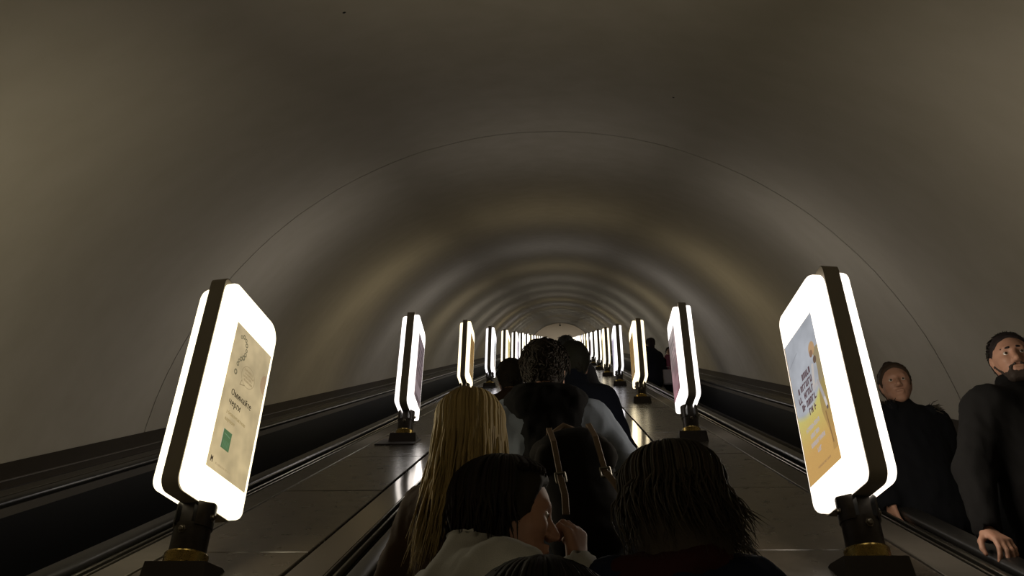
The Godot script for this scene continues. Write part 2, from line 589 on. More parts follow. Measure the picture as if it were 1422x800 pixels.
func build_escalator(cx: float, label: String) -> void:
	var t := thing("escalator", label, "escalator", "three parallel escalators")
	t.position = Vector3(cx, 0, 0)
	for e in [-1.0, 1.0]:
		# rubber handrail: a flat oval that wraps its guide
		var mb := MB.new()
		var pts := PackedVector2Array()
		for k in 20:
			var g := TAU * k / 20.0
			var c := cos(g)
			var s := sin(g)
			pts.append(Vector2(e * 0.602 + 0.048 * signf(c) * pow(absf(c), 0.6), 0.0 + 0.026 * signf(s) * pow(absf(s), 0.7)))
		prism(mb, pts, -LOW_S - 0.03, -TOP_S + 0.03, 0.9)
		var o := obj("handrail", mb.mesh(), M.rubber, t)
		o.rotation.x = SLOPE
		mb = MB.new()
		side_profile(mb, e * 0.572, e * 0.632, -0.08, -0.02, 0.004)
		o = obj("handrail_guide", mb.mesh(), M.strip, t)
		o.rotation.x = SLOPE
		mb = MB.new()
		side_profile(mb, e * 0.565, e * 0.685, -1.1, -0.075)
		o = obj("inner_panel", mb.mesh(), M.inner, t)
		o.rotation.x = SLOPE
		mb = MB.new()
		side_profile(mb, e * 0.53, e * 0.565, -1.1, -0.48, 0.004)
		o = obj("skirt_panel", mb.mesh(), M.strip, t)
		o.rotation.x = SLOPE
	# steps: grooved tread and curved riser
	var sm := MB.new()
	var prof := PackedVector2Array([Vector2(0.2, 0.0), Vector2(0.198, -0.012), Vector2(0.17, -0.10), Vector2(0.155, -0.20), Vector2(0.155, -0.236), Vector2(0.12, -0.236), Vector2(0.12, -0.03), Vector2(-0.196, -0.03), Vector2(-0.196, 0.0)])
	var tmp := MB.new()
	prism(tmp, prof, -0.52, 0.52, 0.3)
	for k in tmp.v.size():
		sm.v.append(Vector3(tmp.v[k].z, tmp.v[k].y, tmp.v[k].x)); sm.n.append(Vector3(tmp.n[k].z, tmp.n[k].y, tmp.n[k].x)); sm.c.append(Color.WHITE); sm.t.append(Vector2.ZERO)
	for k in range(0, tmp.i.size(), 3):
		sm.face(tmp.i[k], tmp.i[k + 1], tmp.i[k + 2])
	var step := sm.mesh()
	for k in range(-8, 48):
		var zc := -0.68 - 0.4 * k
		var o := obj("step", step, M.tread, t)
		o.position = Vector3(0, tread_y(zc), zc)
	var far := MB.new()
	for k in range(48, 194):
		var zc := -0.68 - 0.4 * k
		var at := Vector3(0, tread_y(zc), zc)
		far.flat([at + Vector3(-0.52, 0, 0.2), at + Vector3(0.52, 0, 0.2), at + Vector3(0.52, 0, -0.2), at + Vector3(-0.52, 0, -0.2)], Vector3.UP)
		far.flat([at + Vector3(-0.52, 0, 0.2), at + Vector3(0.52, 0, 0.2), at + Vector3(0.52, -0.231, 0.17), at + Vector3(-0.52, -0.231, 0.17)], Vector3.BACK)
	var fo := obj("far_steps", far.mesh(), M.tread, t)
	fo.set_meta("kind", "stuff")

# ---------------------------------------------------------------- lamps
const P_B := 0.30      # panel foot above the deck
const P_T := 1.22      # panel head
const P_W := 0.43
var lamp_mesh := {}
var poster_mat := []

func make_lamp_meshes() -> void:
	var line := rounded(P_W + 0.016, P_B - 0.006, P_T + 0.016, [0.05, 0.05, 0.05, 0.03])
	var mb := MB.new()
	shell(mb, line, [[-0.034, 0.004, -0.3], [-0.032, 0.0, 0.0], [0.032, 0.0, 0.0], [0.034, 0.004, 0.3]])
	lamp_mesh.frame = mb.mesh()
	var dl := rounded(P_W, P_B, P_T, [0.055, 0.04, 0.085, 0.05], 8)
	mb = MB.new()
	shell(mb, dl, [[0.0345, 0.0, 0.0], [0.062, 0.0, 0.05], [0.071, 0.003, 0.4], [0.076, 0.008, 0.75], [0.078, 0.014, 0.95]])
	lamp_mesh.diffuser = mb.mesh()
	# wedge box: level top, foot cut to the slope
	mb = MB.new()
	var w := 0.113
	var d := 0.088
	var tp := 0.045
	var tn := tan(SLOPE)
	var lo := [Vector3(-w * 1.08, -d * 1.05 * tn, d * 1.05), Vector3(w * 1.08, -d * 1.05 * tn, d * 1.05), Vector3(w * 1.08, d * 1.05 * tn, -d * 1.05), Vector3(-w * 1.08, d * 1.05 * tn, -d * 1.05)]
	var hi := [Vector3(-w, tp, d), Vector3(w, tp, d), Vector3(w, tp + 0.02, -d), Vector3(-w, tp + 0.02, -d)]
	mb.flat(hi, Vector3.UP)
	mb.flat(lo, Vector3.DOWN)
	for k in 4:
		var k2 := (k + 1) % 4
		var nn: Vector3 = (hi[k] + hi[k2]) * 0.5
		nn.y = 0.0
		mb.flat([lo[k], lo[k2], hi[k2], hi[k]], nn.normalized())
	lamp_mesh.base = mb.mesh()
	mb = MB.new()
	lathe(mb, [Vector2(0.0, 0.045), Vector2(0.079, 0.045), Vector2(0.081, 0.051), Vector2(0.081, 0.088), Vector2(0.078, 0.094), Vector2(0.0, 0.094)], 32)
	lamp_mesh.ferrule = mb.mesh()
	# post: a tube, its head split by a slot that grips the frame
	mb = MB.new()
	lathe(mb, [Vector2(0.0, 0.09), Vector2(0.069, 0.09), Vector2(0.069, 0.2), Vector2(0.0, 0.2)], 32)
	for sg in [-1.0, 1.0]:
		var pr := PackedVector2Array()
		for k in 17:
			var g := lerpf(-0.97, 0.97, k / 16.0)
			pr.append(Vector2(sg * 0.074 * cos(g), 0.074 * sin(g)))
		pr.append(Vector2(sg * 0.0412, 0.064)); pr.append(Vector2(sg * 0.0412, -0.064))
		var tmp := MB.new()
		prism(tmp, pr, 0.19, P_B + 0.004, 0.5)
		for k in tmp.v.size():
			tmp.v[k] = Vector3(tmp.v[k].x, tmp.v[k].z, tmp.v[k].y)
			tmp.n[k] = Vector3(tmp.n[k].x, tmp.n[k].z, tmp.n[k].y)
		var at := mb.v.size()
		mb.v.append_array(tmp.v); mb.n.append_array(tmp.n); mb.c.append_array(tmp.c); mb.t.append_array(tmp.t)
		for k in range(0, tmp.i.size(), 3):
			mb.face(at + tmp.i[k], at + tmp.i[k + 1], at + tmp.i[k + 2])
	box(mb, Vector3(0, 0.25, 0), Vector3(0.05, 0.1, 0.12))
	lamp_mesh.post = mb.mesh()
	mb = MB.new()
	lathe(mb, [Vector2(0.0, 0.012), Vector2(0.008, 0.012), Vector2(0.011, 0.009), Vector2(0.011, 0.0), Vector2(0.016, 0.0), Vector2(0.016, -0.004), Vector2(0.0, -0.004)], 6)
	lamp_mesh.bolt = mb.mesh()
	mb = MB.new()
	box(mb, Vector3(0, 0.006, 0), Vector3(0.34, 0.012, 0.38), 0.003)
	lamp_mesh.plate = mb.mesh()
	# poster sheet, a hair proud of the diffuser, slightly rounded corners
	mb = MB.new()
	var x := 0.0785
	var z0 := 0.130
	var z1 := -0.185
	var y0 := 0.415
	var y1 := 1.055
	for f in [[x + 0.0012, 1.0], [x, -1.0]]:
		var a := mb.vert(Vector3(f[0], y0, z0), Vector3(f[1], 0, 0), Color.WHITE, Vector2(0, 1))
		var b := mb.vert(Vector3(f[0], y0, z1), Vector3(f[1], 0, 0), Color.WHITE, Vector2(1, 1))
		var c := mb.vert(Vector3(f[0], y1, z1), Vector3(f[1], 0, 0), Color.WHITE, Vector2(1, 0))
		var e := mb.vert(Vector3(f[0], y1, z0), Vector3(f[1], 0, 0), Color.WHITE, Vector2(0, 0))
		mb.quad(a, b, c, e)
	lamp_mesh.poster = mb.mesh()

func poster_material(img: Image, e: float) -> StandardMaterial3D:
	var m := mat(Color.WHITE, 0.6)
	var t := ImageTexture.create_from_image(img)
	m.albedo_color = Color(0.5, 0.5, 0.5)
	m.albedo_texture = t
	m.emission_enabled = true
	m.emission = Color.BLACK
	m.emission_texture = t
	m.emission_energy_multiplier = e
	m.texture_repeat = false
	return m

func soft_dot(img: Image, c: Vector2, r0: float, r1: float, col: Color, a := 1.0) -> void:
	for y in range(maxi(0, int(c.y - r1 - 2)), mini(img.get_height(), int(c.y + r1 + 3))):
		for x in range(maxi(0, int(c.x - r1 - 2)), mini(img.get_width(), int(c.x + r1 + 3))):
			var d := Vector2(x, y).distance_to(c)
			var k := clampf(r1 - d + 0.5, 0, 1) * clampf(d - r0 + 0.5, 0, 1) * a
			if k > 0.0:
				img.set_pixel(x, y, img.get_pixel(x, y).lerp(col, k))

func line_on(img: Image, a: Vector2, b: Vector2, w: float, col: Color, al := 1.0) -> void:
	var steps := int(a.distance_to(b)) + 1
	for k in steps + 1:
		soft_dot(img, a.lerp(b, float(k) / steps), -1.0, w, col, al)

func paper(w: int, h: int, top: Color, low: Color, amount: float, sd: int) -> Image:
	var img := Image.create(w, h, false, Image.FORMAT_RGB8)
	var f := FastNoiseLite.new()
	f.seed = sd; f.frequency = 0.006; f.fractal_octaves = 3
	for y in h:
		var base := top.lerp(low, float(y) / h)
		for x in w:
			var k := 1.0 + amount * f.get_noise_2d(x, y)
			img.set_pixel(x, y, Color(base.r * k, base.g * k, base.b * k))
	return img

# rows of short strokes: print too small to read in the photograph
func small_print(img: Image, at: Vector2, w: float, h: float, col: Color, thick: float) -> void:
	var x := at.x
	while x < at.x + w:
		var cw := rng.randf_range(0.5, 0.8) * h
		if rng.randf() < 0.14:
			x += cw * 0.7
			continue
		line_on(img, Vector2(x, at.y), Vector2(x, at.y + h), thick, col)
		if rng.randf() < 0.7: line_on(img, Vector2(x + cw * 0.7, at.y), Vector2(x + cw * 0.7, at.y + h), thick, col)
		var hy: float = at.y + [0.0, 0.5, 1.0][rng.randi() % 3] * h
		line_on(img, Vector2(x, hy), Vector2(x + cw * 0.7, hy), thick, col)
		x += cw + h * 0.28

func make_posters() -> void:
	var ink := rgb8(70, 60, 46)
	# beige poster with a question mark of rings, a speech bubble and a green square
	var a := paper(320, 640, rgb8(206, 186, 146), rgb8(218, 196, 150), 0.13, 4)
	soft_dot(a, Vector2(318, 150), -1, 46, rgb8(176, 140, 108), 0.6)
	var ring := rgb8(120, 112, 84)
	for p in [[84, 62, 10], [108, 50, 12], [134, 58, 11], [150, 80, 13], [158, 108, 10], [156, 134, 12], [144, 158, 14], [122, 174, 12], [106, 192, 10], [100, 214, 12], [96, 262, 15]]:
		soft_dot(a, Vector2(52.0 + (p[0] - 84.0) * 0.78, 36.0 + (p[1] - 50.0) * 0.8), p[2] * 0.4, p[2] * 0.85, ring, 0.9)
	for k in 80:
		var g := TAU * k / 80.0
		soft_dot(a, Vector2(166, 184) + Vector2(cos(g) * 58, sin(g) * 46), -1, 1.6, rgb8(150, 130, 96), 0.8)
	line_on(a, Vector2(122, 214), Vector2(112, 240), 1.4, rgb8(150, 130, 96))
	line_on(a, Vector2(112, 240), Vector2(150, 229), 1.4, rgb8(150, 130, 96))
	for k in 4:
		small_print(a, Vector2(126 + (10 if k % 2 else 0), 156 + k * 15), 76, 7, rgb8(168, 146, 108), 0.9)
	a.fill_rect(Rect2i(70, 458, 66, 80), rgb8(92, 124, 84))
	a.fill_rect(Rect2i(66, 458, 4, 80), rgb8(220, 205, 180))
	for k in 5:
		line_on(a, Vector2(84 + k * 10, 502), Vector2(84 + k * 10, 530), 1.4, rgb8(112, 150, 112))
	line_on(a, Vector2(80, 474), Vector2(126, 480), 1.6, rgb8(126, 160, 124))
	line_on(a, Vector2(22, 612), Vector2(22, 592), 2.5, ink); line_on(a, Vector2(22, 592), Vector2(28, 604), 2.5, ink); line_on(a, Vector2(28, 604), Vector2(34, 592), 2.5, ink); line_on(a, Vector2(34, 592), Vector2(34, 612), 2.5, ink)
	small_print(a, Vector2(60, 606), 120, 6, rgb8(196, 172, 130), 0.8)
	poster_mat.append(poster_material(a, 0.74))
	# poster with a grey sky, a figure with an outstretched arm, dark lettering and a yellow field
	var b := paper(320, 640, rgb8(178, 182, 190), rgb8(196, 198, 204), 0.10, 9)
	for y in range(300, 640):
		for x in 320:
			var edge := 330.0 + 40.0 * sin(x * 0.012) - x * 0.10
			if y > edge:
				var k := clampf((y - edge) / 30.0, 0, 1)
				var c := rgb8(214, 204, 120).lerp(rgb8(216, 172, 104), clampf((y - 360) / 170.0, 0, 1))
				b.set_pixel(x, y, b.get_pixel(x, y).lerp(c * (1.0 + 0.1 * noise.get_noise_2d(x, y)), k))
	# the reader sees the sheet mirrored on the other side, so the figure stands at the near edge
	for y in range(150, 590):
		for x in range(232, 320):
			if x > 262 - 18 * sin(y * 0.02):
				b.set_pixel(x, y, b.get_pixel(x, y).lerp(rgb8(156, 134, 88).lerp(rgb8(190, 150, 92), clampf((y - 320) / 200.0, 0, 1)), 0.75))
	soft_dot(b, Vector2(262, 140), -1, 30, rgb8(196, 160, 120))
	soft_dot(b, Vector2(250, 158), -1, 16, rgb8(150, 116, 92))
	soft_dot(b, Vector2(272, 196), -1, 16, rgb8(112, 90, 76))
	line_on(b, Vector2(240, 210), Vector2(216, 300), 11, rgb8(206, 198, 192))
	line_on(b, Vector2(216, 300), Vector2(262, 292), 10, rgb8(196, 190, 188))
	line_on(b, Vector2(262, 292), Vector2(290, 380), 10, rgb8(182, 176, 176))
	line_on(b, Vector2(290, 380), Vector2(296, 408), 9, rgb8(216, 210, 206))
	soft_dot(b, Vector2(298, 420), -1, 8, rgb8(110, 96, 96))
	line_on(b, Vector2(276, 430), Vector2(290, 560), 4, rgb8(150, 116, 74))
	line_on(b, Vector2(20, 112), Vector2(116, 84), 2, rgb8(150, 152, 160))
	var dark := rgb8(92, 66, 72)
	for k in 5:
		small_print(b, Vector2(54 + [70, 10, 0, 20, 70][k], 196 + k * 40), [76, 152, 156, 140, 84][k], 22, dark, 3.4)
	for k in 4:
		small_print(b, Vector2(70 + [0, 30, 20, 70][k], 420 + k * 36), [130, 84, 140, 30][k], 15, rgb8(196, 188, 196), 2.2)
	small_print(b, Vector2(110, 596), 130, 7, rgb8(180, 140, 96), 1.0)
	line_on(b, Vector2(0, 0), Vector2(0, 640), 6, rgb8(190, 160, 124))
	poster_mat.append(poster_material(b, 0.76))
	# posters farther up: only their main colours show
	for e in [[rgb8(96, 84, 90), rgb8(112, 96, 100), 0.5], [rgb8(150, 116, 60), rgb8(120, 92, 50), 0.4], [rgb8(170, 160, 158), rgb8(132, 92, 100), 0.5], [rgb8(196, 186, 210), rgb8(206, 200, 214), 0.1], [rgb8(226, 204, 120), rgb8(220, 196, 140), 0.1], [rgb8(200, 206, 212), rgb8(214, 204, 190), 0.2]]:
		var img := paper(96, 192, e[0], e[1], e[2], 30 + poster_mat.size())
		for k in 5:
			small_print(img, Vector2(14, 30 + k * 17), 62, 7, (e[0] as Color).darkened(0.35), 1.2)
		img.fill_rect(Rect2i(10, 140, 76, 34), (e[1] as Color).lightened(0.15))
		poster_mat.append(poster_material(img, 0.85))

func words(parent: Node3D, text: String, size: float, z: float, y: float, m: Material) -> void:
	var f := SystemFont.new()
	f.font_names = PackedStringArray(["Droid Sans"])
	var tm := TextMesh.new()
	tm.text = text; tm.font = f; tm.font_size = 32; tm.pixel_size = size / 32.0; tm.depth = 0.0008
	tm.horizontal_alignment = HORIZONTAL_ALIGNMENT_LEFT
	tm.vertical_alignment = VERTICAL_ALIGNMENT_CENTER
	var o := obj("printed_line", tm, m, parent)
	o.rotation.y = PI / 2
	o.position = Vector3(0.0805, y, z)

const ORDINAL := ["first", "second", "third", "fourth", "fifth", "sixth", "seventh", "eighth", "ninth", "tenth", "eleventh", "twelfth", "thirteenth", "fourteenth", "fifteenth", "sixteenth", "seventeenth", "eighteenth", "nineteenth", "twentieth", "twenty-first"]

func lamp_color(i: int) -> Color:
	if i < 0: return rgb8(255, 236, 196)
	var tone: Color = [rgb8(255, 249, 238), rgb8(255, 247, 240), rgb8(255, 236, 194), rgb8(252, 248, 252), rgb8(255, 238, 204), rgb8(255, 248, 238)][i % 6]
	return tone

func build_lamp(side: float, i: int) -> void:
	var where := "left" if side < 0.0 else "right"
	var label := ""
	if i < 0:
		label = "glowing lightbox lamp of the %s row, %s behind the viewer" % [where, "just" if i == -1 else "farther"]
	elif i == 0:
		label = "nearest glowing lightbox lamp, beige poster with green square" if side < 0.0 else "nearest glowing lightbox lamp, poster of grey sky above yellow field"
	else:
		label = "glowing lightbox lamp, %s up the %s row of the escalator" % [ORDINAL[i], where]
	var t := thing("lightbox_lamp", label, "lamp", "lightbox lamps of the %s row" % where)
	# each lamp stands upright on the slope, none quite true
	var fit := {"-1_0": [3.107, -1.27, -0.15, -0.02], "1_0": [3.151, 1.255, 0.132, -0.02], "-1_1": [7.40, -1.245, 0.0, -0.02], "1_1": [7.292, 1.25, 0.045, 0.02], "-1_2": [11.754, -1.225, -0.049, 0.02], "1_2": [11.654, 1.235, 0.075, -0.01]}
	var key := "%d_%d" % [int(side), i]
	var s: float = 3.11 + 4.3 * i + rng.randf_range(-0.05, 0.05)
	var x: float = side * 1.23
	var yaw: float = -side * -0.04 + rng.randf_range(-0.05, 0.05)
	var lift := rng.randf_range(-0.01, 0.01)
	if fit.has(key):
		s = fit[key][0]; x = fit[key][1]; yaw = fit[key][2]; lift = fit[key][3]
	t.position = Vector3(x, s * sin(SLOPE), -s * cos(SLOPE))
	obj("base_box", lamp_mesh.base, M.basebox, t)
	if side < 0.0 and (i == 1 or i == 3):
		var pl := obj("base_plate", lamp_mesh.plate, M.basebox, t)
		pl.rotation.x = SLOPE
		pl.position = Vector3(-0.04, -0.03, 0.05)
	obj("ferrule", lamp_mesh.ferrule, M.brass, t)
	var post := obj("post", lamp_mesh.post, M.bronze, t)
	post.rotation.y = yaw
	for e in [-1.0, 1.0]:
		var b := obj("bolt", lamp_mesh.bolt, M.bolt, post)
		b.rotation.z = -e * PI / 2
		b.position = Vector3(e * 0.075, 0.23, 0.0)
	var bz := obj("bolt", lamp_mesh.bolt, M.bolt, post)
	bz.rotation.x = PI / 2
	bz.position = Vector3(0.0, 0.17, 0.0715)
	var fr := obj("frame", lamp_mesh.frame, M.frame, t)
	fr.rotation.y = yaw
	fr.position.y = lift
	var tone := lamp_color(i)
	if i == 0: tone = rgb8(255, 242, 208) if side < 0.0 else rgb8(255, 243, 226)
	var key2 := "glow%d" % (i % 6 if i > 0 else 6 if i < 0 else 8 + int(side))
	if not M.has(key2):
		M[key2] = glow(tone, GLOW)
	for e in [-1.0, 1.0]:
		var df := obj("diffuser", lamp_mesh.diffuser, M[key2], t)
		df.position.y = lift
		df.rotation.y = yaw + (0.0 if e > 0.0 else PI)
		var inner: bool = e == -side
		var pick: int = [2, 3, 6, 7, 5, 6, 7][(i + 13) % 7] if side < 0.0 else [4, 3, 5, 6, 7, 2, 6][(i + 13) % 7]
		if inner and i == 0: pick = 0 if side < 0.0 else 1
		elif inner and i == 1: pick = 2 if side < 0.0 else 4
		elif inner and i == 2: pick = 3
		elif inner and i == 3: pick = 7 if side < 0.0 else 5
		elif inner and i == 4: pick = 6
		var po := obj("poster", lamp_mesh.poster, poster_mat[pick], t)
		po.position.y = lift
		po.rotation.y = df.rotation.y
		if e < 0.0: po.position += Basis(Vector3.UP, yaw) * Vector3(0, 0, -0.065)     # both sheets sit off centre towards the far end
		if inner and i == 0 and side < 0.0:
			words(po, "Оминайте", 0.036, 0.070, 0.759, M.ink)
			words(po, "черги", 0.036, 0.072, 0.716, M.ink)
			words(po, "з безконтактною", 0.0205, 0.075, 0.668, M.faint)
			words(po, "карткою", 0.0205, 0.075, 0.638, M.faint)
		var l := AreaLight3D.new()
		l.name = "panel_light"
		l.area_size = Vector2(P_W - 0.06, P_T - P_B - 0.08)
		l.light_color = tone
		l.light_energy = LAMP_ENERGY * (1.25 if i == 0 else 1.0)
		l.shadow_enabled = true
		l.area_range = 60.0
		t.add_child(l, true)
		l.rotation.y = yaw - e * PI / 2
		l.position = Vector3(0, (P_B + P_T) * 0.5 + lift, 0) + Basis(Vector3.UP, yaw) * Vector3(e * 0.086, 0, 0)

const GLOW := 1.9
const LAMP_ENERGY := 0.48

# ---------------------------------------------------------------- people
# Figures are built facing -z, feet at the origin, for a height of 1.75 m, then scaled to their own height.
func head_shape(male: bool) -> Array:
	var j := 1.0 if male else 0.92
	var f := 1.0
	return [
		cap(Vector3(0, 0.042, 0.020), Vector3(0, 0.036, -0.004), 0.086, 0.084, 0.03, Vector3(0.88, 0.98, 1.06)),
		cap(Vector3(0, 0.01, -0.03), Vector3(0, -0.055, -0.045), 0.064, 0.048 * j, 0.03, Vector3(1.0, 1.0, 0.9)),
		cap(Vector3(-0.045 * j, -0.035, 0.0), Vector3(-0.012, -0.098, -0.068), 0.026, 0.020 * j, 0.03),
		cap(Vector3(0.045 * j, -0.035, 0.0), Vector3(0.012, -0.098, -0.068), 0.026, 0.020 * j, 0.03),
		cap(Vector3(-0.03, 0.024, -0.083), Vector3(0.03, 0.024, -0.083), 0.011, 0.011, 0.018),
		cap(Vector3(-0.034, -0.02, -0.068), Vector3(-0.045, -0.024, -0.05), 0.02, 0.018, 0.02),
		cap(Vector3(0.034, -0.02, -0.068), Vector3(0.045, -0.024, -0.05), 0.02, 0.018, 0.02),
		cap(Vector3(-0.031, 0.006, -0.108), Vector3(-0.031, 0.006, -0.107), 0.020, 0.020, 0.012, Vector3(1.2, 0.8, 1.0), -1.0),
		cap(Vector3(0.031, 0.006, -0.108), Vector3(0.031, 0.006, -0.107), 0.020, 0.020, 0.012, Vector3(1.2, 0.8, 1.0), -1.0),
		cap(Vector3(-0.031, 0.004, -0.072), Vector3(-0.031, 0.0045, -0.072), 0.0155, 0.0155, 0.004),
		cap(Vector3(0.031, 0.004, -0.072), Vector3(0.031, 0.0045, -0.072), 0.0155, 0.0155, 0.004),
		cap(Vector3(0, 0.008, -0.089), Vector3(0, -0.032, -0.110 * f), 0.0085, 0.0125, 0.012),
		cap(Vector3(-0.012, -0.036, -0.098), Vector3(0.012, -0.036, -0.098), 0.009, 0.009, 0.008),
		cap(Vector3(-0.016, -0.062, -0.090), Vector3(0.016, -0.062, -0.090), 0.0065, 0.0065, 0.006, Vector3(1, 0.8, 1.2)),
		cap(Vector3(-0.014, -0.073, -0.088), Vector3(0.014, -0.073, -0.088), 0.008, 0.008, 0.006, Vector3(1, 0.8, 1.2)),
		cap(Vector3(-0.024, -0.0675, -0.097), Vector3(0.024, -0.0675, -0.097), 0.0022, 0.0022, 0.004, Vector3.ONE, -1.0),
		cap(Vector3(-0.078, 0.015, 0.012), Vector3(-0.074, -0.018, 0.006), 0.020, 0.013, 0.006, Vector3(0.42, 1.1, 0.8)),
		cap(Vector3(0.078, 0.015, 0.012), Vector3(0.074, -0.018, 0.006), 0.020, 0.013, 0.006, Vector3(0.42, 1.1, 0.8)),
		cap(Vector3(0, -0.045, 0.022), Vector3(0, -0.15, 0.035), 0.055 * j, 0.056 * j, 0.03),
	]

# a hand hanging from the wrist along -y, palm to -z; thumb on the side given; curl: bends of the three joints; spread in radians
func hand_shape(side: float, curl: Array, thumb := 0.5, spread := 0.06) -> Array:
	var out := []
	var kx := [-0.030, -0.010, 0.010, 0.029]
	var ky := [-0.080, -0.092, -0.094, -0.088]
	var ln := [0.78, 0.96, 1.05, 0.96]
	out.append(cap(Vector3(0, 0.05, 0), Vector3(0, -0.01, 0), 0.026, 0.024, 0.015, Vector3(1.15, 1, 0.75)))
	for f in 4:
		var x: float = kx[f] * side
		var kn := Vector3(x, ky[f], 0.002)
		out.append(cap(Vector3(x * 0.6, -0.012, 0), kn, 0.0145, 0.0118, 0.014))
		var g := 0.0
		var p := kn
		var sp: float = (f - 1.5) * spread * side
		for j in 3:
			g += curl[j]
			var d := Vector3(sin(sp), -cos(g), -sin(g)).normalized()
			var l: float = [0.044, 0.027, 0.021][j] * ln[f]
			var e := p + d * l
			out.append(cap(p, e, [0.0102, 0.0092, 0.0083][j], [0.0092, 0.0083, 0.0070][j], 0.004))
			p = e
	var tb := Vector3(0.024 * side, -0.022, -0.006)
	var t1 := tb + Vector3(0.030 * side, -0.030, -0.016)
	var t2 := t1 + Vector3((0.022 - 0.03 * thumb) * side, -0.026, -0.012 - 0.012 * thumb)
	var t3 := t2 + Vector3((0.010 - 0.03 * thumb) * side, -0.020, -0.008 - 0.012 * thumb)
	out.append(cap(tb, t1, 0.016, 0.0115, 0.012))
	out.append(cap(t1, t2, 0.0112, 0.0102, 0.005))
	out.append(cap(t2, t3, 0.0100, 0.0075, 0.004))
	return out

func aim(from: Vector3, to: Vector3, palm: Vector3) -> Transform3D:
	# frame whose -y runs from the wrist along the hand, -z towards the palm side
	var y := (from - to).normalized()
	var z := (-palm - y * (-palm).dot(y)).normalized()
	return Transform3D(Basis(y.cross(z), y, z), from)

class Pose:
	var called := "person"
	var label := ""
	var x := 0.0
	var z := 0.0
	var top := 0.0
	var turn := 0.0              # about the vertical, from facing up the slope
	var head := Vector3.ZERO     # turn of the head
	var male := true
	var wide := 1.0
	var elbow := [Vector3(-0.27, 1.12, 0.03), Vector3(0.27, 1.12, 0.03)]
	var wrist := [Vector3(-0.26, 0.88, -0.07), Vector3(0.26, 0.88, -0.07)]
	var palm := [Vector3(1, 0, 0), Vector3(-1, 0, 0)]
	var point := [Vector3(0, -1, -0.15), Vector3(0, -1, -0.15)]
	var curl := [0.35, 0.4, 0.3]
	var thumb := 0.5
	var coat: Material
	var legs: Material
	var shoes: Material
	var long_coat := 0.72        # height of the hem
	var puff := 0.0
	var collar := 0.075
	var hair := Color.BLACK
	var hair_grow := 0.0
	var lean := Vector3.ZERO      # head carried forward of the neck
	var fan := 0.0               # long hair spreading sideways
	var fine := 1.0              # cell size factor; figures far away are coarser
	var face := false

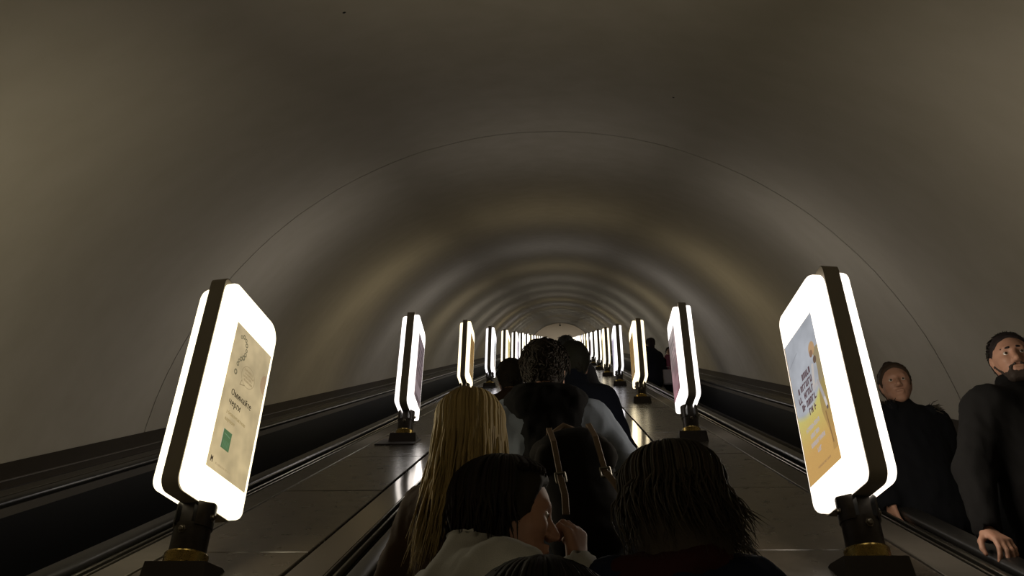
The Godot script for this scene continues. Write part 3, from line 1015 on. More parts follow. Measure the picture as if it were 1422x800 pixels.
func make_person(q: Pose) -> Dictionary:
	var t := thing(q.called, q.label, "person")
	var foot := tread_y(-0.68 - 0.4 * roundf((-q.z - 0.68) / 0.4))
	var hgt := q.top - foot
	var hs := hgt / 1.77
	t.position = Vector3(q.x, foot, q.z)
	t.rotation.y = q.turn
	t.scale = Vector3.ONE * hs
	var hc := Vector3(0, 1.625, -0.015) + q.lean
	var hx := Transform3D(Basis.from_euler(q.head) * Basis.from_scale(Vector3.ONE * pow(1.0 / hs, 0.65)), hc)
	var w := q.wide
	var c := 0.02 * q.fine
	# body: one continuous skin surface, with finer grids for head and hands
	var mb := MB.new()
	var pr := [
		cap(Vector3(0, 1.56, 0.005) + q.lean, Vector3(0, 1.46, 0.02), 0.050, 0.060, 0.04),
		cap(Vector3(-0.14 * w, 1.41, 0.01), Vector3(0.14 * w, 1.41, 0.01), 0.05, 0.05, 0.05),
		cap(Vector3(0, 1.36, 0), Vector3(0, 0.98, 0), 0.115, 0.105, 0.06, Vector3(1.25 * w, 1, 0.8)),
		cap(Vector3(-0.07, 0.93, 0), Vector3(0.07, 0.93, 0), 0.10, 0.10, 0.05),
	]
	for k in 2:
		var sg := -1.0 if k == 0 else 1.0
		var sh := Vector3(sg * 0.165 * w, 1.40, 0.01)
		pr.append(cap(sh, q.elbow[k], 0.045, 0.038, 0.03))
		pr.append(cap(q.elbow[k], q.wrist[k], 0.037, 0.026, 0.02))
		pr.append(cap(Vector3(sg * 0.085, 0.92, 0), Vector3(sg * 0.095, 0.50, -0.01), 0.075, 0.05, 0.03))
		pr.append(cap(Vector3(sg * 0.095, 0.50, -0.01), Vector3(sg * 0.10, 0.09, 0.02), 0.048, 0.035, 0.02))
		pr.append(cap(Vector3(sg * 0.10, 0.06, 0.03), Vector3(sg * 0.11, 0.045, -0.12), 0.035, 0.03, 0.02))
	blob(mb, pr, c)
	blob(mb, head_shape(q.male), (0.0045 if q.face else 0.0075) * q.fine, hx)
	for k in 2:
		var sg := -1.0 if k == 0 else 1.0
		var hd := aim(q.wrist[k], q.wrist[k] + q.point[k], q.palm[k])
		blob(mb, hand_shape(-sg if q.palm[k].z >= -0.5 else sg, q.curl, q.thumb), 0.0055 * q.fine, hd)
	var body := obj("body", mb.mesh(), q.get_meta("skin") if q.has_meta("skin") else M.skin, t)
	if q.face:
		for sg in [-1.0, 1.0]:
			var eb := MB.new()
			lathe(eb, [Vector2(0.0, -0.0125), Vector2(0.0065, -0.0108), Vector2(0.0108, -0.0065), Vector2(0.0126, 0.0), Vector2(0.0108, 0.0065), Vector2(0.0065, 0.0108), Vector2(0.0, 0.0125)], 12)
			var e := obj("eye", eb.mesh(), M.eye, body)
			e.transform = hx * Transform3D(Basis.IDENTITY, Vector3(sg * 0.031, 0.004, -0.0785))
			var ib := MB.new()
			lathe(ib, [Vector2(0.0, 0.0135), Vector2(0.004, 0.0128), Vector2(0.0062, 0.0112), Vector2(0.0062, 0.009), Vector2(0.0, 0.009)], 12)
			var ir := obj("iris", ib.mesh(), M.iris, body)
			ir.transform = hx * Transform3D(Basis(Vector3.RIGHT, -PI / 2), Vector3(sg * 0.031, 0.004, -0.0785))
	# coat
	mb = MB.new()
	var pf := q.puff
	pr = [
		cap(Vector3(-0.155 * w, 1.395, 0.012), Vector3(0.155 * w, 1.395, 0.012), 0.078 + pf, 0.078 + pf, 0.06),
		cap(Vector3(0, 1.34, 0.01), Vector3(0, 1.02, 0.0), 0.142 + pf, 0.140 + pf, 0.07, Vector3(1.28 * w, 1, 0.88)),
		cap(Vector3(0, 1.02, 0.0), Vector3(0, q.long_coat + 0.1, 0.0), 0.140 + pf, 0.155 + pf, 0.05, Vector3(1.22 * w, 0.8, 0.95)),
		cap(Vector3(0, 1.44, 0.02), Vector3(0, 1.44 + q.collar, 0.012), 0.088, 0.074, 0.04),
		cap(Vector3(0, 1.47 + q.collar, 0.01), Vector3(0, 1.62 + q.collar, -0.01), 0.062, 0.07, 0.012, Vector3.ONE, -1.0),
	]
	for k in 2:
		var sg := -1.0 if k == 0 else 1.0
		var sh := Vector3(sg * 0.175 * w, 1.395, 0.012)
		pr.append(cap(sh, q.elbow[k], 0.074 + pf, 0.060 + pf, 0.05))
		var el: Vector3 = q.elbow[k]
		var wr: Vector3 = q.wrist[k]
		pr.append(cap(el, el.lerp(wr, 0.94), 0.060 + pf, 0.046 + pf * 0.6, 0.03))
		pr.append(cap(wr.lerp(wr + q.point[k], 0.02), wr + (wr - el).normalized() * 0.06, 0.034, 0.036, 0.006, Vector3.ONE, -1.0))
	var blob_c := 0.015 * q.fine
	blob(mb, pr, blob_c, Transform3D.IDENTITY, Color.WHITE, 0.011 if q.fine < 1.6 else 0.0, Vector3(9, 5, 9))
	var coat := obj("coat", mb.mesh(), q.coat, t)
	# trousers and shoes
	mb = MB.new()
	pr = [cap(Vector3(-0.06, 0.93, 0), Vector3(0.06, 0.93, 0), 0.12, 0.12, 0.05)]
	for sg in [-1.0, 1.0]:
		pr.append(cap(Vector3(sg * 0.085, 0.90, 0), Vector3(sg * 0.095, 0.50, -0.01), 0.095, 0.07, 0.03))
		pr.append(cap(Vector3(sg * 0.095, 0.50, -0.01), Vector3(sg * 0.10, 0.12, 0.02), 0.068, 0.058, 0.02))
	blob(mb, pr, 0.024 * q.fine)
	obj("trousers", mb.mesh(), q.legs, t)
	for sg in [-1.0, 1.0]:
		mb = MB.new()
		blob(mb, [cap(Vector3(sg * 0.10, 0.075, 0.035), Vector3(sg * 0.112, 0.045, -0.13), 0.055, 0.045, 0.02, Vector3(0.9, 1, 1)), cap(Vector3(sg * 0.10, 0.14, 0.03), Vector3(sg * 0.10, 0.07, 0.03), 0.05, 0.05, 0.02)], 0.014 * q.fine)
		obj("shoe", mb.mesh(), q.shoes, t)
	return {"root": t, "body": body, "coat": coat, "head": hx}

# hair: a close cap under strands; all in head space
func hair_cap(mb: MB, hx: Transform3D, col: Color, grow := 0.0, extra := [], cell := 0.008) -> void:
	var pr := [
		cap(Vector3(0, 0.050, 0.026), Vector3(0, 0.046, -0.004), 0.094 + grow, 0.091 + grow, 0.02, Vector3(0.90, 0.98, 1.06)),
		cap(Vector3(0, 0.0, 0.040), Vector3(0, -0.045, 0.036), 0.066 + grow, 0.054 + grow, 0.03, Vector3(1.1, 1, 0.9)),
	]
	pr.append_array(extra)
	pr.append(cap(Vector3(0, -0.055, -0.150), Vector3(0, 0.0, -0.150), 0.105, 0.105, 0.012, Vector3(1.5, 1, 1), -1.0))
	blob(mb, pr, cell, hx, col, 0.004, Vector3(26, 10, 26))

func tinted(c: Color, f: float) -> Color:
	return Color(c.r * f, c.g * f, c.b * f)

# strands combed from the crown over the skull and down: cfg len, spread of azimuth, drift, wave, layers
func long_hair(mb: MB, hx: Transform3D, q: Pose, cnt: int, ln: Vector2, az: float, drift: Vector3, wave: float, thick: float, vol: float, fall := 1.72) -> void:
	for k in cnt:
		var phi := rng.randf_range(-az, az)
		var lay := rng.randf()
		var rad := Vector3(0.088, 0.092, 0.104) * (Vector3.ONE * 1.05 + Vector3(vol, vol * 0.25, vol) * lay)
		var part := 0.18 + 0.5 * pow(rng.randf(), 2.0)
		var length := rng.randf_range(ln.x, ln.y)
		var reach := fall
		var hang := drift
		if absf(phi) > 1.75:       # in front the hair is combed back off the face
			reach = 0.95
			length = 0.015
			hang = Vector3.ZERO
		var pts := []
		var rr := []
		var ph := rng.randf() * TAU
		var fr := rng.randf_range(16, 26)
		var seg := 9
		var c := Vector3(0, 0.045, 0.014)
		var p := Vector3.ZERO
		for j in seg:
			var th := lerpf(part * 0.4, reach, float(j) / (seg - 1))
			p = c + Vector3(sin(th) * sin(phi), cos(th), sin(th) * cos(phi)) * rad
			pts.append(p)
		var n2 := 12
		var tail: Vector3 = pts[-1]
		var wv := wave * rng.randf_range(0.4, 1.7)
		var wig := Vector3(rng.randf_range(-1, 1), 0, rng.randf_range(-1, 1)) * 0.018
		for j in range(1, n2 + 1):
			var u := float(j) / n2
			var e := tail + Vector3(0, -length * u, 0) + hang * u * u + wig * u * minf(1.0, length * 12.0)
			e.x += (tail.x * 0.25 * vol) * u + (q.fan * u * (phi / az) if hang == drift else 0.0)
			e.x += wv * sin(ph + u * length * fr) * minf(1.0, u * 3.0)
			e.z += wv * cos(ph * 1.7 + u * length * fr * 0.9) * minf(1.0, u * 3.0)
			e.z -= 0.05 * u * u * signf(tail.z) * (1.0 if length > 0.3 else 0.0)
			pts.append(e)
		var tk := thick * rng.randf_range(0.6, 1.2)
		for j in pts.size():
			var u := float(j) / (pts.size() - 1)
			rr.append(tk * (0.7 + 0.5 * sin(PI * minf(u * 1.3, 1.0))) * clampf((1.0 - u) * 5.0, 0.12, 1.0))
		for j in pts.size(): pts[j] = hx * pts[j]
		var tone := rng.randf_range(0.7, 1.2)
		tube(mb, pts, rr, 4, tinted(q.hair, tone), tinted(q.hair, tone))

func short_hair(mb: MB, hx: Transform3D, q: Pose, cnt: int, ln: Vector2, thick: float, curl := 0.5, low := -0.95) -> void:
	var made := 0
	while made < cnt:
		var d := Vector3(rng.randf_range(-1, 1), rng.randf_range(low, 1), rng.randf_range(-1, 1))
		if d.length() > 1.0 or d.length() < 0.2: continue
		d = d.normalized()
		if d.z < -0.35 and d.y < 0.62: continue
		if d.y < -0.05 and d.z < 0.15: continue
		made += 1
		var p := Vector3(0, 0.047, 0.012) + d * (Vector3(0.083, 0.090, 0.098) + Vector3.ONE * q.hair_grow)
		if d.y < 0.0: p.y += d.y * 0.05
		var tng := (Vector3(rng.randf_range(-0.6, 0.6), -0.5 + 0.3 * d.y, rng.randf_range(-0.5, 0.9)))
		tng = (tng - d * tng.dot(d)).normalized()
		var length := rng.randf_range(ln.x, ln.y)
		var pts := []
		var rr := []
		for j in 5:
			var u := j / 4.0
			pts.append(hx * (p + d * length * (0.75 * u - curl * u * u) + tng * length * (u * 0.9)))
			rr.append(thick * (1.0 - 0.8 * u))
		var tone := rng.randf_range(0.7, 1.2)
		tube(mb, pts, rr, 4, tinted(q.hair, tone), tinted(q.hair, tone))

func add_hair(d: Dictionary, mb: MB) -> void:
	obj("hair", mb.mesh(), M.hair, d.root)

# band of leather or webbing along a path: a flat strap with thickness
func strap(mb: MB, pts: Array, width: float, thick: float, out: Vector3) -> void:
	for k in pts.size() - 1:
		var a: Vector3 = pts[k]
		var b: Vector3 = pts[k + 1]
		var y := (b - a).normalized()
		var z := (out - y * out.dot(y)).normalized()
		box(mb, (a + b) * 0.5, Vector3(width, a.distance_to(b) + thick, thick), thick * 0.3, Basis(y.cross(z), y, z))

func rounded_bag(mb: MB, size: Vector3, r: float, cell: float) -> void:
	var h := size * 0.5 - Vector3.ONE * r
	var pr := []
	for sx in [-1.0, 1.0]:
		for sz in [-1.0, 1.0]:
			pr.append(cap(Vector3(sx * h.x, -h.y, sz * h.z), Vector3(sx * h.x * 0.9, h.y, sz * h.z * 0.7), r, r, r * 0.6))
	for sz in [-1.0, 0.0, 1.0]:
		for sx in [-0.5, 0.0, 0.5]:
			pr.append(cap(Vector3(sx * h.x, -h.y, sz * h.z), Vector3(sx * h.x, h.y, sz * h.z * 0.7), r, r, r * 0.9))
	blob(mb, pr, cell, Transform3D.IDENTITY, Color.WHITE, 0.006, Vector3(7, 7, 7))

func build_people() -> void:
	var black := cloth(rgb8(19, 18, 18), 0.95, 0.0)
	var jeans := cloth(rgb8(42, 46, 58))
	var leather := mat(rgb8(24, 22, 20), 0.5)
	var q: Pose
	var d: Dictionary
	var mb: MB

	# --- man in a pale denim jacket with a dark hood and a strapped backpack
	q = Pose.new()
	q.label = "man with thick dark hair in pale denim jacket, seen from behind"
	q.x = 0.09; q.z = -2.76; q.top = 2.585; q.wide = 0.95
	q.elbow = [Vector3(-0.28, 1.17, 0.02), Vector3(0.30, 1.19, 0.04)]
	q.wrist = [Vector3(-0.24, 1.05, -0.20), Vector3(0.26, 1.08, -0.20)]
	q.point = [Vector3(0.5, 0.1, -1), Vector3(-0.5, 0.2, -1)]
	q.palm = [Vector3(1, 0, 0.3), Vector3(-1, 0, 0.3)]
	q.head = Vector3(-0.12, -0.22, 0.06)
	q.coat = cloth(rgb8(126, 134, 146), 0.9, 0.1); q.legs = jeans; q.shoes = leather
	q.hair = Color(0.022, 0.017, 0.013); q.puff = 0.012; q.hair_grow = 0.006
	d = make_person(q)
	mb = MB.new()
	hair_cap(mb, d.head, q.hair, 0.006)
	short_hair(mb, d.head, q, 1900, Vector2(0.024, 0.046), 0.006, 0.5)
	add_hair(d, mb)
	mb = MB.new()
	blob(mb, [cap(Vector3(-0.075, 1.455, 0.06), Vector3(0.085, 1.455, 0.06), 0.075, 0.075, 0.05), cap(Vector3(0.0, 1.43, 0.085), Vector3(0.02, 1.20, 0.105), 0.095, 0.085, 0.06, Vector3(1.35, 1, 0.75)), cap(Vector3(-0.10, 1.46, 0.03), Vector3(-0.06, 1.50, -0.04), 0.045, 0.04, 0.04), cap(Vector3(0.11, 1.46, 0.03), Vector3(0.06, 1.50, -0.04), 0.045, 0.04, 0.04)], 0.013, Transform3D.IDENTITY, Color.WHITE, 0.016, Vector3(8, 6, 8))
	obj("hood", mb.mesh(), black, d.root)
	var hx: Transform3D = d.root.transform
	var bag := thing("backpack", "dark backpack with tan leather straps on back of man in denim", "backpack")
	bag.transform = hx * Transform3D(Basis.from_euler(Vector3(-0.10, 0.10, 0.16)), Vector3(0.115, 1.05, 0.25))
	mb = MB.new()
	rounded_bag(mb, Vector3(0.25, 0.40, 0.15), 0.055, 0.013)
	obj("sack", mb.mesh(), cloth(rgb8(26, 24, 23)), bag)
	mb = MB.new()
	blob(mb, [cap(Vector3(-0.07, 0.17, -0.02), Vector3(0.07, 0.17, -0.02), 0.07, 0.07, 0.03, Vector3(1, 0.7, 1.0)), cap(Vector3(-0.09, 0.10, 0.055), Vector3(0.09, 0.10, 0.055), 0.05, 0.05, 0.03, Vector3(1, 1.2, 0.6))], 0.011, Transform3D.IDENTITY, Color.WHITE, 0.005, Vector3(9, 9, 9))
	obj("flap", mb.mesh(), cloth(rgb8(34, 31, 28)), bag)
	var tan_l := mat(rgb8(104, 86, 68), 0.55)
	for sg in [-1.0, 1.0]:
		mb = MB.new()
		strap(mb, [Vector3(sg * 0.065, 0.215, -0.02), Vector3(sg * 0.068, 0.225, 0.05), Vector3(sg * 0.07, 0.15, 0.098), Vector3(sg * 0.072, 0.05, 0.104), Vector3(sg * 0.074, 0.0, 0.102)], 0.019, 0.005, Vector3(0, 0.3, 1))
		var st := obj("strap", mb.mesh(), tan_l, bag)
		mb = MB.new()
		box(mb, Vector3(sg * 0.073, 0.03, 0.109), Vector3(0.036, 0.008, 0.006), 0.002)
		box(mb, Vector3(sg * 0.073, 0.0, 0.109), Vector3(0.036, 0.008, 0.006), 0.002)
		box(mb, Vector3(sg * 0.073 - 0.016, 0.015, 0.109), Vector3(0.006, 0.03, 0.006), 0.002)
		box(mb, Vector3(sg * 0.073 + 0.016, 0.015, 0.109), Vector3(0.006, 0.03, 0.006), 0.002)
		obj("buckle", mb.mesh(), M.rail, st)
		mb = MB.new()
		strap(mb, [Vector3(sg * 0.074, 0.01, 0.114), Vector3(sg * 0.085 + 0.012, -0.05, 0.122), Vector3(sg * 0.10 + 0.02, -0.11, 0.114)], 0.022, 0.005, Vector3(0, 0, 1))
		obj("strap_end", mb.mesh(), tan_l, bag)
	mb = MB.new()
	tube(mb, [Vector3(-0.04, 0.215, -0.05), Vector3(-0.035, 0.262, -0.045), Vector3(0.0, 0.28, -0.04), Vector3(0.035, 0.262, -0.045), Vector3(0.04, 0.215, -0.05)], [0.009, 0.01, 0.011, 0.01, 0.009], 8)
	obj("top_handle", mb.mesh(), tan_l, bag)

	# --- woman with long straight blonde hair
	q = Pose.new()
	q.label = "woman with long straight blonde hair, seen from behind"
	q.male = false
	q.x = -0.135; q.z = -1.96; q.top = 1.94; q.wide = 0.8; q.turn = -0.55
	q.coat = cloth(rgb8(74, 58, 44)); q.legs = black; q.shoes = leather
	q.hair = Color(0.33, 0.245, 0.104); q.fan = 0.035
	q.head = Vector3(-0.1, 0.5, 0.03)
	d = make_person(q)
	mb = MB.new()
	hair_cap(mb, d.head, q.hair, 0.004, [cap(Vector3(0, 0.0, 0.055), Vector3(-0.03, -0.22, 0.085), 0.075, 0.07, 0.03, Vector3(1.05, 1, 0.6))])
	long_hair(mb, d.head, q, 640, Vector2(0.36, 0.47), 2.6, Vector3(-0.03, 0, 0.03), 0.004, 0.0052, 0.18)
	add_hair(d, mb)

	# --- dark-haired woman in a white jacket, in profile
	q = Pose.new()
	q.label = "dark-haired woman in white jacket, face in profile, hand raised to chin"
	q.male = false; q.face = true
	q.x = -0.025; q.z = -1.33; q.top = 1.485; q.wide = 0.98; q.lean = Vector3(0.0, -0.02, -0.07)
	q.turn = -0.95
	q.head = Vector3(-0.04, -0.5, 0.0)
	q.elbow = [Vector3(-0.25, 1.14, -0.05), Vector3(0.22, 1.25, -0.17)]
	q.wrist = [Vector3(-0.20, 0.92, -0.16), Vector3(0.06, 1.50, -0.255)]
	q.point = [Vector3(0, -1, -0.3), Vector3(-0.12, 1, -0.02)]
	q.palm = [Vector3(1, 0, 0), Vector3(-1, 0, 0.25)]
	q.curl = [0.8, 1.2, 0.8]; q.thumb = 0.9
	q.coat = cloth(rgb8(176, 176, 172), 0.9, 0.1); q.legs = jeans; q.shoes = leather
	q.hair = Color(0.016, 0.012, 0.010); q.puff = 0.012
	d = make_person(q)
	mb = MB.new()
	hair_cap(mb, d.head, q.hair, 0.008, [cap(Vector3(0, 0.0, 0.045), Vector3(0, -0.07, 0.045), 0.086, 0.08, 0.03, Vector3(1.1, 1, 0.75))])
	long_hair(mb, d.head, q, 560, Vector2(0.06, 0.13), 2.6, Vector3(0, 0, -0.01), 0.006, 0.0052, 0.20)
	add_hair(d, mb)

	# --- woman with loose wavy hair in a navy coat
	q = Pose.new()
	q.label = "woman with loose wavy brown hair in navy coat, seen from behind"
	q.male = false
	q.x = 0.395; q.z = -1.40; q.top = 1.50; q.wide = 1.0
	q.coat = cloth(rgb8(27, 34, 54)); q.legs = black; q.shoes = leather
	q.hair = Color(0.042, 0.034, 0.025); q.puff = 0.012
	q.head = Vector3(-0.1, 0.25, 0.0)
	d = make_person(q)
	mb = MB.new()
	hair_cap(mb, d.head, q.hair, 0.014, [cap(Vector3(0, 0.0, 0.05), Vector3(0, -0.10, 0.06), 0.095, 0.095, 0.03, Vector3(1.15, 1, 0.8))])
	long_hair(mb, d.head, q, 1100, Vector2(0.08, 0.20), 2.9, Vector3(0.02, 0, 0.02), 0.016, 0.0027, 0.42)
	add_hair(d, mb)
	mb = MB.new()
	var sc := []
	for k in 13:
		var g := TAU * k / 12.0
		sc.append(Vector3(0.098 * sin(g), 1.455 + 0.02 * sin(g * 2.0), 0.012 + 0.092 * cos(g)))
	var scp := []
	for k in 12: scp.append(cap(sc[k], sc[k + 1], 0.036, 0.036, 0.03))
	scp.append(cap(Vector3(-0.11, 1.44, 0.08), Vector3(-0.17, 1.2, 0.16), 0.05, 0.055, 0.03, Vector3(1.3, 1, 0.7)))
	blob(mb, scp, 0.012, Transform3D.IDENTITY, Color.WHITE, 0.014, Vector3(12, 6, 12))
	var scarf := thing("scarf", "dark maroon scarf around neck of woman in navy coat", "scarf")
	scarf.transform = d.root.transform
	obj("wrap", mb.mesh(), cloth(rgb8(54, 26, 26)), scarf)

	# --- person just in front of the camera: only the crown of the head shows
	q = Pose.new()
	q.label = "person with black hair, only the crown showing at the picture's lower edge"
	q.x = 0.130; q.z = -0.70; q.top = 1.05; q.wide = 1.0
	q.coat = black; q.legs = black; q.shoes = leather; q.male = false
	q.hair = Color(0.008, 0.007, 0.006)
	d = make_person(q)
	mb = MB.new()
	hair_cap(mb, d.head, q.hair, 0.006)
	long_hair(mb, d.head, q, 700, Vector2(0.10, 0.18), 2.9, Vector3.ZERO, 0.006, 0.005, 0.2)
	add_hair(d, mb)

	# --- navy jacket beyond the denim man
	q = Pose.new()
	q.label = "tall person in dark navy jacket just beyond the denim man's right shoulder"
	q.x = 0.225; q.z = -3.84; q.top = 3.19; q.wide = 0.84; q.fine = 1.3
	q.coat = cloth(rgb8(20, 24, 36)); q.legs = black; q.shoes = leather; q.puff = 0.012; q.collar = 0.11
	q.elbow = [Vector3(-0.24, 1.12, 0.03), Vector3(0.23, 1.12, 0.03)]
	q.hair = Color(0.015, 0.012, 0.010)
	d = make_person(q)
	mb = MB.new()
	hair_cap(mb, d.head, q.hair, 0.008)
	short_hair(mb, d.head, q, 300, Vector2(0.02, 0.045), 0.006)
	add_hair(d, mb)

	# --- brown coat beyond the blonde woman
	q = Pose.new()
	q.label = "person in dark brown coat between blonde woman and denim man"
	q.x = -0.165; q.z = -4.34; q.top = 3.36; q.wide = 1.05; q.fine = 1.3
	q.coat = cloth(rgb8(58, 44, 34)); q.legs = black; q.shoes = leather; q.puff = 0.02
	q.hair = Color(0.018, 0.014, 0.011)
	d = make_person(q)
	mb = MB.new()
	hair_cap(mb, d.head, q.hair, 0.004)
	short_hair(mb, d.head, q, 260, Vector2(0.02, 0.05), 0.006)
	add_hair(d, mb)

	# --- farther up the middle escalator
	q = Pose.new()
	q.label = "farther person whose dark head shows beside the denim man's hair"
	q.x = 0.20; q.z = -6.66; q.top = 4.885; q.fine = 2.0
	q.coat = black; q.legs = black; q.shoes = leather
	q.hair = Color(0.015, 0.012, 0.010)
	d = make_person(q)
	mb = MB.new()
	hair_cap(mb, d.head, q.hair, 0.006, [], 0.014)
	short_hair(mb, d.head, q, 160, Vector2(0.02, 0.06), 0.007)
	add_hair(d, mb)

	# --- bearded man riding down on the right, hand on the handrail
	q = Pose.new()
	q.label = "bearded man in black jacket riding down, hand on the handrail"
	q.x = 2.185; q.z = -3.06; q.top = 2.755; q.face = true; q.wide = 1.08
	q.turn = PI + 0.30
	q.head = Vector3(-0.02, -0.62, 0.0)
	q.elbow = [Vector3(-0.27, 1.13, 0.08), Vector3(0.31, 1.13, 0.04)]
	q.wrist = [Vector3(-0.26, 0.90, -0.05), Vector3(0.372, 0.865, 0.0)]
	q.point = [Vector3(0, -1, -0.15), Vector3(0.14, -0.62, -0.8)]
	q.palm = [Vector3(1, 0, 0), Vector3(0, -0.8, 0.75)]
	q.curl = [0.45, 0.5, 0.35]
	q.coat = black; q.legs = black; q.shoes = leather; q.puff = 0.012; q.collar = 0.10
	q.hair = Color(0.014, 0.011, 0.009)
	d = make_person(q)
	mb = MB.new()
	hair_cap(mb, d.head, q.hair, -0.002)
	short_hair(mb, d.head, q, 500, Vector2(0.008, 0.018), 0.004, 0.3)
	add_hair(d, mb)
	mb = MB.new()
	blob(mb, [cap(Vector3(-0.066, -0.015, 0.002), Vector3(-0.022, -0.096, -0.062), 0.013, 0.024, 0.02), cap(Vector3(0.066, -0.015, 0.002), Vector3(0.022, -0.096, -0.062), 0.013, 0.024, 0.02), cap(Vector3(-0.02, -0.098, -0.068), Vector3(0.02, -0.098, -0.068), 0.0245, 0.0245, 0.02), cap(Vector3(-0.014, -0.0885, -0.086), Vector3(0.014, -0.0885, -0.086), 0.008, 0.008, 0.008), cap(Vector3(-0.012, -0.0515, -0.0945), Vector3(-0.030, -0.062, -0.085), 0.0055, 0.0055, 0.006), cap(Vector3(0.012, -0.0515, -0.0945), Vector3(0.030, -0.062, -0.085), 0.0055, 0.0055, 0.006), cap(Vector3(-0.030, -0.062, -0.085), Vector3(-0.030, -0.095, -0.064), 0.006, 0.014, 0.01), cap(Vector3(0.030, -0.062, -0.085), Vector3(0.030, -0.095, -0.064), 0.006, 0.014, 0.01)], 0.0035, d.head, Color(0.030, 0.022, 0.017), 0.002, Vector3(60, 60, 60))
	for sg in [-1.0, 1.0]:
		blob(mb, [cap(Vector3(sg * 0.016, 0.026, -0.098), Vector3(sg * 0.046, 0.026, -0.083), 0.0055, 0.004, 0.003)], 0.003, d.head, q.hair)
	obj("beard", mb.mesh(), M.hair, d.root)

	# --- woman with a fur-trimmed hood behind the nearest right lamp
	q = Pose.new()
	q.label = "woman in dark coat with fur-trimmed hood, standing behind nearest right lamp"
	q.male = false; q.face = true
	q.x = 1.965; q.z = -3.80; q.top = 2.99; q.wide = 1.1
	q.turn = PI + 0.25
	q.head = Vector3(-0.02, -0.5, 0.0)
	q.coat = cloth(rgb8(18, 19, 23), 0.95, 0.0); q.legs = black; q.shoes = leather; q.puff = 0.025
	q.hair = Color(0.035, 0.022, 0.014)
	d = make_person(q)
	mb = MB.new()
	hair_cap(mb, d.head, q.hair, 0.002)
	blob(mb, [cap(Vector3(0, 0.14, 0.05), Vector3(0.005, 0.15, 0.06), 0.036, 0.034, 0.01)], 0.008, d.head, q.hair, 0.004, Vector3(30, 30, 30))
	short_hair(mb, d.head, q, 320, Vector2(0.012, 0.022), 0.004, 0.55)
	add_hair(d, mb)
	mb = MB.new()
	blob(mb, [cap(Vector3(-0.15, 1.45, 0.06), Vector3(0, 1.40, 0.16), 0.065, 0.085, 0.05), cap(Vector3(0, 1.40, 0.16), Vector3(0.15, 1.45, 0.06), 0.085, 0.065, 0.05), cap(Vector3(-0.16, 1.45, 0.05), Vector3(-0.12, 1.44, -0.08), 0.055, 0.045, 0.04), cap(Vector3(0.16, 1.45, 0.05), Vector3(0.12, 1.44, -0.08), 0.055, 0.045, 0.04)], 0.014, Transform3D.IDENTITY, Color.WHITE, 0.012, Vector3(9, 9, 9))
	var hood := obj("hood", mb.mesh(), q.coat, d.root)
	mb = MB.new()
	for k in 420:
		var g := rng.randf_range(-2.5, 2.5)
		var p := Vector3(0.185 * sin(g), 1.47 + 0.02 * cos(g), 0.03 + 0.15 * cos(g))
		var dir := (Vector3(sin(g), rng.randf_range(-0.2, 1.0), cos(g)) + Vector3(rng.randf_range(-0.5, 0.5), 0, rng.randf_range(-0.5, 0.5))).normalized()
		p += Vector3(rng.randf_range(-0.02, 0.02), rng.randf_range(-0.03, 0.02), rng.randf_range(-0.02, 0.02))
		var l := rng.randf_range(0.03, 0.075)
		tube(mb, [p, p + dir * l * 0.5, p + dir * l + Vector3(0, -l * 0.25, 0)], [0.004, 0.003, 0.0008], 4, Color(0.03, 0.025, 0.02), Color(0.05, 0.042, 0.032))
	obj("fur_trim", mb.mesh(), M.hair, hood)

	# --- two riders far up on the right
	q = Pose.new()
	q.label = "far person in dark coat on right escalator between second and third right lamps"
	q.x = 2.13; q.z = -16.02; q.top = 10.27; q.fine = 2.0; q.turn = 0.7
	q.coat = cloth(rgb8(30, 30, 38)); q.legs = black; q.shoes = leather; q.puff = 0.02; q.wide = 1.0
	q.hair = Color(0.02, 0.015, 0.012)
	d = make_person(q)
	mb = MB.new()
	hair_cap(mb, d.head, q.hair, 0.006, [cap(Vector3(-0.02, 0.0, 0.06), Vector3(-0.05, -0.12, 0.08), 0.075, 0.07, 0.03)], 0.014)
	short_hair(mb, d.head, q, 120, Vector2(0.02, 0.04), 0.007)
	add_hair(d, mb)
	q = Pose.new()
	q.label = "far companion in dark coat with rose scarf, riding down beside another rider"
	q.male = false
	q.x = 2.58; q.z = -16.38; q.top = 10.21; q.fine = 2.0; q.turn = PI
	q.coat = black; q.legs = black; q.shoes = leather; q.puff = 0.02
	q.hair = Color(0.02, 0.014, 0.012)
	d = make_person(q)
	mb = MB.new()
	hair_cap(mb, d.head, q.hair, 0.006, [], 0.014)
	short_hair(mb, d.head, q, 120, Vector2(0.02, 0.04), 0.007)
	add_hair(d, mb)
	mb = MB.new()
	blob(mb, [cap(Vector3(0.05, 1.46, -0.12), Vector3(0.08, 1.05, -0.20), 0.05, 0.05, 0.03, Vector3(1.1, 1, 0.5)), cap(Vector3(-0.08, 1.47, -0.05), Vector3(0.08, 1.47, -0.09), 0.06, 0.06, 0.03)], 0.018)
	obj("long_scarf", mb.mesh(), cloth(rgb8(150, 86, 104)), d.root)
	var sack := thing("carrier_bag", "pale grey carrier bag held by far companion on right escalator", "bag")
	sack.transform = (d.root as Node3D).transform * Transform3D(Basis.IDENTITY, Vector3(0.13, 0.86, -0.27))
	mb = MB.new()
	rounded_bag(mb, Vector3(0.30, 0.36, 0.11), 0.035, 0.018)
	obj("pouch", mb.mesh(), cloth(rgb8(168, 160, 160)), sack)
	mb = MB.new()
	tube(mb, [Vector3(-0.08, 0.16, 0), Vector3(-0.06, 0.26, 0), Vector3(0.06, 0.26, 0), Vector3(0.08, 0.16, 0)], [0.008, 0.008, 0.008, 0.008], 6)
	obj("handle", mb.mesh(), cloth(rgb8(168, 160, 160)), sack)

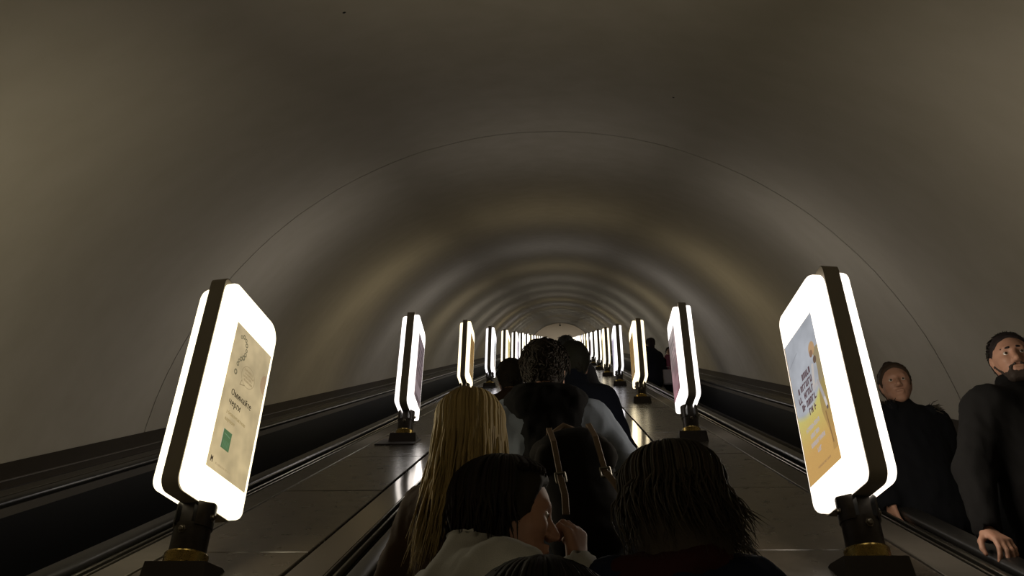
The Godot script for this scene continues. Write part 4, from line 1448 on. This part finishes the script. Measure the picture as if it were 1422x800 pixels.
# ---------------------------------------------------------------- small things
func build_small() -> void:
	var t := thing("security_camera", "small dark camera hanging from the arch at the tunnel's far end", "camera")
	t.rotation.x = SLOPE
	var o := Vector3(0, 0, 0)
	t.position = Vector3(0, (TOP_S - 0.25) * sin(SLOPE), -(TOP_S - 0.25) * cos(SLOPE)) + Basis(Vector3.RIGHT, SLOPE) * Vector3(0, VAULT_N + VAULT_R - 0.004, 0)
	var mb := MB.new()
	box(mb, Vector3(0, -0.08, 0), Vector3(0.06, 0.16, 0.06), 0.005)
	obj("bracket", mb.mesh(), M.plinth, t)
	mb = MB.new()
	box(mb, Vector3(0, -0.24, 0.05), Vector3(0.16, 0.17, 0.36), 0.02)
	obj("housing", mb.mesh(), M.plinth, t)
	mb = MB.new()
	lathe(mb, [Vector2(0.0, 0.03), Vector2(0.05, 0.03), Vector2(0.06, 0.0), Vector2(0.0, 0.0)], 16, Vector3(0, -0.24, 0.23), Basis(Vector3.RIGHT, PI / 2))
	obj("lens", mb.mesh(), M.iris, t)
	# ceiling lights of the upper hall
	for k in 2:
		var h := thing("hall_light", "ceiling light of the upper hall, %s of the arch" % ("left" if k == 0 else "right"), "lamp", "upper hall ceiling lights")
		h.rotation.x = SLOPE
		var loc := Vector3(-1.6 if k == 0 else 1.6, 3.3, -TOP_S - 3.2)
		h.position = Basis(Vector3.RIGHT, SLOPE) * loc
		mb = MB.new()
		box(mb, Vector3(0, 0.05, 0), Vector3(1.3, 0.08, 0.5), 0.01)
		obj("housing", mb.mesh(), M.frame, h)
		mb = MB.new()
		box(mb, Vector3(0, -0.002, 0), Vector3(1.2, 0.02, 0.4), 0.004)
		obj("diffuser", mb.mesh(), glow(rgb8(255, 246, 232), 1.5), h)
		var l := AreaLight3D.new()
		l.name = "ceiling_light"
		l.area_size = Vector2(1.2, 0.4)
		l.light_energy = HALL_ENERGY
		l.light_color = rgb8(255, 244, 228)
		l.shadow_enabled = true
		l.area_range = 40.0
		h.add_child(l, true)
		l.position = Vector3(0, -0.02, 0)
		l.rotation.x = -PI / 2

const HALL_ENERGY := 10.0

func _ready() -> void:
	rng.seed = 20240
	noise.seed = 7
	noise.frequency = 1.0
	# camera: phone held over the heads of the people in front
	var cam := Camera3D.new()
	cam.name = "camera"
	cam.fov = 37.834
	cam.near = 0.05; cam.far = 300.0
	cam.position = Vector3(0.1613, 0.7468, 0.4312)
	cam.rotation = Vector3(0.58597, 0.06952, 0.016754)
	add_child(cam)
	cam.current = true
	var we := WorldEnvironment.new()
	we.name = "environment"
	var env := Environment.new()
	env.background_mode = Environment.BG_COLOR
	env.background_color = Color.BLACK
	env.tonemap_mode = Environment.TONE_MAPPER_LINEAR
	env.tonemap_exposure = 1.0
	env.sdfgi_enabled = true; env.ssao_enabled = true; env.ssil_enabled = true
	we.environment = env
	add_child(we)

	M.weave = speckle(0.35, 3, rgb8(196, 196, 196), rgb8(255, 255, 255), 256, 40)
	make_materials()
	M.ink = mat(rgb8(58, 50, 38), 0.8)
	M.faint = mat(rgb8(150, 132, 92), 0.8)
	M.faint.emission_enabled = true; M.faint.emission = rgb8(160, 142, 100); M.faint.emission_energy_multiplier = 0.7
	build_setting()
	build_deck(-1.0)
	build_deck(1.0)
	build_ledge(-1.0)
	build_ledge(1.0)
	build_escalator(-PITCH, "empty escalator in shadow along the left tunnel wall")
	build_escalator(0.0, "middle escalator crowded with people riding up")
	build_escalator(PITCH, "escalator along the right tunnel wall, riders coming down")
	make_lamp_meshes()
	make_posters()
	for i in range(-2, 20):
		build_lamp(-1.0, i)
		build_lamp(1.0, i)
	build_people()
	build_small()
